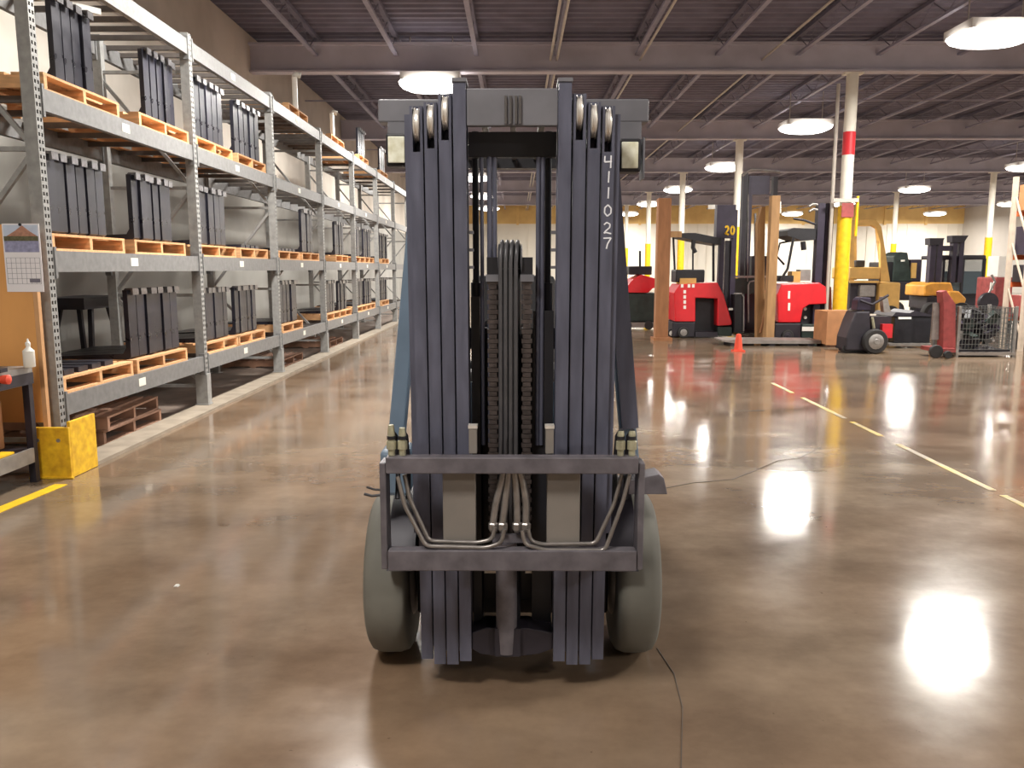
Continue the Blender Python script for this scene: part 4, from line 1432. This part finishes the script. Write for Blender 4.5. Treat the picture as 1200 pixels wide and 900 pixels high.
PB('red_plate', M['redband'], t, 1034, 380, 1046, 396, Y + 0.02, 0.1)
PT('valve', M['brass'], t, [(1022, 372), (1024, 385)], Y + 0.1, 0.03)
Y = 16.4
t = thing('battery_box', 'long black battery box lying on floor beside the cleaning machine', 'box', (W(1070, 404, Y).x, Y, 0))
PB('case', M['blackm'], t, 1048, 371, 1091, 402, Y + 0.05, 0.9, 0.02)
PP('case_lid', M['dark'], t, [(1046, 370.5), (1050, 366), (1066, 367), (1072, 364), (1092, 369), (1092, 370.5)], Y + 0.03, 0.9)
PB('white_label', M['white'], t, 1053, 371.5, 1068, 374, Y + 0.035, 0.015)
PB('skid_bar', M['steel'], t, 1042, 402.3, 1091, 405.5, Y, 0.9)

# --- orange forklift and cab
Y = 23.5
t = thing('orange_forklift', 'orange lift truck with dark glass cab and black twin mast', 'forklift', (W(1120, 365, Y).x, Y, 0))
PP('hood', M['orange'], t, [(1083, 347), (1084, 334), (1092, 331), (1115, 331), (1118, 341), (1108, 346)], Y, 1.2, 0.04)
PP('nose', M['orange'], t, [(1112, 341), (1124, 341), (1133, 350), (1131, 356), (1122, 358), (1112, 352)], Y - 0.1, 0.9, 0.04)
PB('body', M['dark'], t, 1086, 347.5, 1128, 362, Y + 0.1, 1.1, 0.03)
for x in (1093, 1124):
    wheel_at(x, Y - 0.12, 0.33, 0.25, M['tireblk'], t, hubm=M['dark'])
for xa, xb, yt_ in ((1090, 1096, 281), (1098, 1104, 280), (1116, 1121, 277), (1124, 1129, 277)):
    PB('mast_rail', M['purple'], t, xa, yt_, xb, 331, Y + 0.1, 0.2)
PP('mast_head', M['dark'], t, [(1090, 279), (1107, 279), (1103, 287), (1090, 287)], Y + 0.05, 0.3)
PP('mast_head', M['dark'], t, [(1116, 276), (1135, 276), (1130, 284), (1116, 284)], Y + 0.05, 0.3)
PB('mast_crossbar', M['purple'], t, 1104.5, 288, 1115.5, 294, Y + 0.12, 0.15)
PB('cab_glass', M['glass'], t, 1105, 304, 1152, 344, Y + 0.4, 0.03)
for x in (1104, 1127, 1152):
    PB('cab_post', M['dark'], t, x, 303, x + 2.5, 345, Y + 0.36, 0.1)
PB('cab_roof', M['dark'], t, 1103, 299, 1156, 304, Y + 0.3, 1.2, 0.03)
PB('cab_back', M['dark'], t, 1106, 318, 1151, 345, Y + 1.2, 0.1)
PB('cab_base', M['dark'], t, 1118.5, 345, 1156, 360, Y + 1.25, 0.1)
PT('cab_mirror', M['white'], t, [(1125, 299), (1129, 298.5)], Y + 0.3, 0.04)

# --- dark engine machine behind
Y = 26.5
t = thing('dark_machine', 'dark compact lift truck parked between tan and orange lift trucks', 'lift truck', (W(1062, 350, Y).x, Y, 0))
PB('body', M['dark'], t, 1040, 330, 1084, 352, Y, 1.3, 0.03)
PB('cab', M['blackm'], t, 1033, 307, 1050, 330, Y + 0.1, 1.0, 0.03)
PP('hood', M['darkg'], t, [(1046, 330), (1048, 300), (1055, 295), (1064, 296), (1066, 310), (1070, 330)], Y + 0.05, 0.9, 0.03)
PB('panel', M['purple'], t, 1066.5, 304, 1080, 330, Y + 0.1, 0.8, 0.02)
PB('tan_panel', M['tan'], t, 1069, 308, 1074, 326, Y - 0.01, 0.1)
PT('round_lamp', M['white'], t, [(1058, 306.5), (1058, 304.5)], Y - 0.02, 0.06, 10)
for x in (1048, 1076):
    wheel_at(x, Y - 0.1, 0.28, 0.2, M['tireblk'], t, hubm=M['dark'])
# --- machine with white block and red body by the rack
Y = 21.0
t = thing('red_machine', 'dull red machine with white upright block and hose reel by orange rack', 'machine', (W(1172, 370, Y).x, Y, 0))
PB('body', M['redb'], t, 1166, 325, 1186, 372, Y + 0.05, 0.9, 0.03)
PB('white_block', M['white'], t, 1170, 300, 1184, 324.5, Y + 0.1, 0.5, 0.02)
PB('base', M['dark'], t, 1150, 362, 1186, 388, Y, 1.0)
MB().lathe(tuple(W(1156, 354, Y - 0.02)), (0, -1, 0), [(0, 0.10), (0, 0.24), (0.03, 0.25), (0.10, 0.25), (0.13, 0.24), (0.13, 0.10)], 20).build('hose_reel', M['dark'], t, smooth=True)
PT('lever', M['steel'], t, [(1158, 345), (1166, 330), (1162, 322)], Y, 0.03)
PB('lamp', M['white'], t, 1161, 331, 1164, 340, Y - 0.02, 0.04)

# --- red-brown hydraulic post with base
Y = 14.7
t = thing('hydraulic_press_post', 'rusty red steel post on wheeled base beside the wire basket', 'post', (W(1112, 413, Y).x, Y, 0))
PP('post', M['redb'], t, [(1105, 409), (1106, 360), (1104, 342), (1109, 340), (1120, 356), (1120, 409)], Y, 0.22, 0.01)
PB('grey_plate', M['steel'], t, 1093, 355, 1105, 398, Y + 0.15, 0.05)
PB('base', M['redb'], t, 1098, 408.5, 1120, 413, Y - 0.1, 0.6)
wheel_at(1099, Y - 0.12, 0.12, 0.08, M['tireblk'], t)
wheel_at(1113, Y - 0.22, 0.07, 0.08, M['tireblk'], t)
# --- wire basket with scrap
Y = 14.8
a, b = W(1121, 412, Y), W(1187, 412, Y)
x0, x1 = a.x, b.x
zt_ = W(1150, 361, Y).z
t = thing('wire_basket', 'grey steel mesh basket full of dark scrap beside the orange rack', 'basket', ((x0 + x1) / 2, Y, 0))
D_ = 0.85
for x in (x0, x1):
    for y in (Y, Y + D_):
        MB().box(x - 0.025, x + 0.025, y - 0.025, y + 0.025, 0.0, zt_ + 0.03).build('corner_post', M['steel'], t)
for (xa, xb, ya, yb) in ((x0 + .026, x1 - .026, Y, Y), (x0 + .026, x1 - .026, Y + D_, Y + D_), (x0, x0, Y + .026, Y + D_ - .026), (x1, x1, Y + .026, Y + D_ - .026)):
    mb = MB()
    n = 16
    for i in range(n + 1):
        f = i / n
        p = (xa + (xb - xa) * f, ya + (yb - ya) * f)
        mb.box(p[0] - .004, p[0] + .004, p[1] - .004, p[1] + .004, 0.14, zt_)
    for i in range(9):
        z = 0.14 + (zt_ - 0.14) * i / 8
        mb.bar((xa, ya, z), (xb, yb, z), 0.009, 0.009, (0, 0, 1))
    stuff(mb.build('wire_mesh', M['wire'], t))
MB().box(x0 + .03, x1 - .03, Y + .03, Y + D_ - .03, 0.10, 0.13).build('basket_floor', M['dark'], t)
mb = MB().box(x0 - 0.03, x1 + 0.03, Y - 0.04, Y + D_ + 0.03, 0.035, 0.09)
mb.build('base_frame', M['plate'], t)
for k in range(48):
    p = Vector((random.uniform(x0 + .2, x1 - .2), random.uniform(Y + .2, Y + .65), 0.19 + 0.0125 * k))
    q = p + Vector((random.uniform(-.14, .14), random.uniform(-.12, .12), random.uniform(-.03, .05)))
    o = MB().bar(p, q, random.uniform(.12, .24), random.uniform(.08, .16), (random.random(), random.random(), 0.3)).build('scrap_piece', random.choice([M['dark'], M['darkg'], M['blackm'], M['steel'], M['purple']]), t)
# --- orange storage rack at the frame's edge
Y = 15.9
xp = W(1195, 415, Y).x
t = thing('storage_rack', 'pale storage rack with orange beams, stacked with boxes', 'storage rack', (xp, Y, 0))
for x in (xp, xp + 2.6):
    for y in (Y, Y + 0.6):
        MB().box(x - 0.04, x + 0.04, y - 0.04, y + 0.04, 0.0, 3.4).build('upright_post', M['palepost'], t)
    for z0, z1 in ((0.3, 1.2), (1.2, 2.1), (2.1, 3.0)):
        MB().bar((x, Y + 0.04, z0), (x, Y + 0.56, z1), 0.03, 0.03).build('frame_brace', M['palepost'], t)
shelf_z = [W(1195, 372, Y).z, W(1195, 331, Y).z, W(1195, 298, Y).z + 0.0, W(1195, 245, Y).z]
for z in shelf_z:
    for y in (Y, Y + 0.6):
        MB().box(xp + 0.041, xp + 2.559, y - 0.03, y + 0.03, z - 0.10, z).build('beam', M['oredb'], t)
    for i in range(5):
        x = xp + 0.3 + i * 0.5
        MB().box(x - 0.03, x + 0.03, Y + 0.03, Y + 0.57, z - 0.06, z - 0.001).build('crossbar', M['oredb'], t)
for k, z in enumerate(shelf_z):
    bx_ = MB().box(xp + 0.05, xp + 1.2, Y + 0.1, Y + 0.55, z + 0.001, z + [0.42, 0.34, 0.55, 0.50][k])
    tag(bx_.build('storage_box', [M['redb'], M['dark'], M['purple'], M['card']][k], bevel=0.01),
        [ 'red box on lowest level of the orange-beamed storage rack', 'dark box on second level of the orange-beamed storage rack', 'dark purple box on third level of the orange-beamed storage rack', 'brown box on top level of the orange-beamed storage rack'][k], 'box', 'boxes on the storage rack')
tag(MB().box(xp + 0.15, xp + 1.1, Y + 0.1, Y + 0.5, 0.0, 0.55).build('black_box', M['blackm'], bevel=0.01), 'black box on floor under the orange-beamed storage rack', 'box')
tag(MB().box(xp + 0.22, xp + 0.42, Y + 0.085, Y + 0.098, 0.25, 0.45).build('white_sheet', M['white']), 'white paper sheet on the black box under the storage rack', 'sheet')
c = FL(207, 687)
tag(MB().prism([(c.x - 0.012, 0.001), (c.x + 0.012, 0.001), (c.x + 0.006, 0.008), (c.x - 0.008, 0.006)], c.y - 0.012, c.y + 0.012).build('paper_scrap', M['white']), 'tiny white scrap lying alone on the open floor', 'scrap')
bpy.context.view_layer.update()
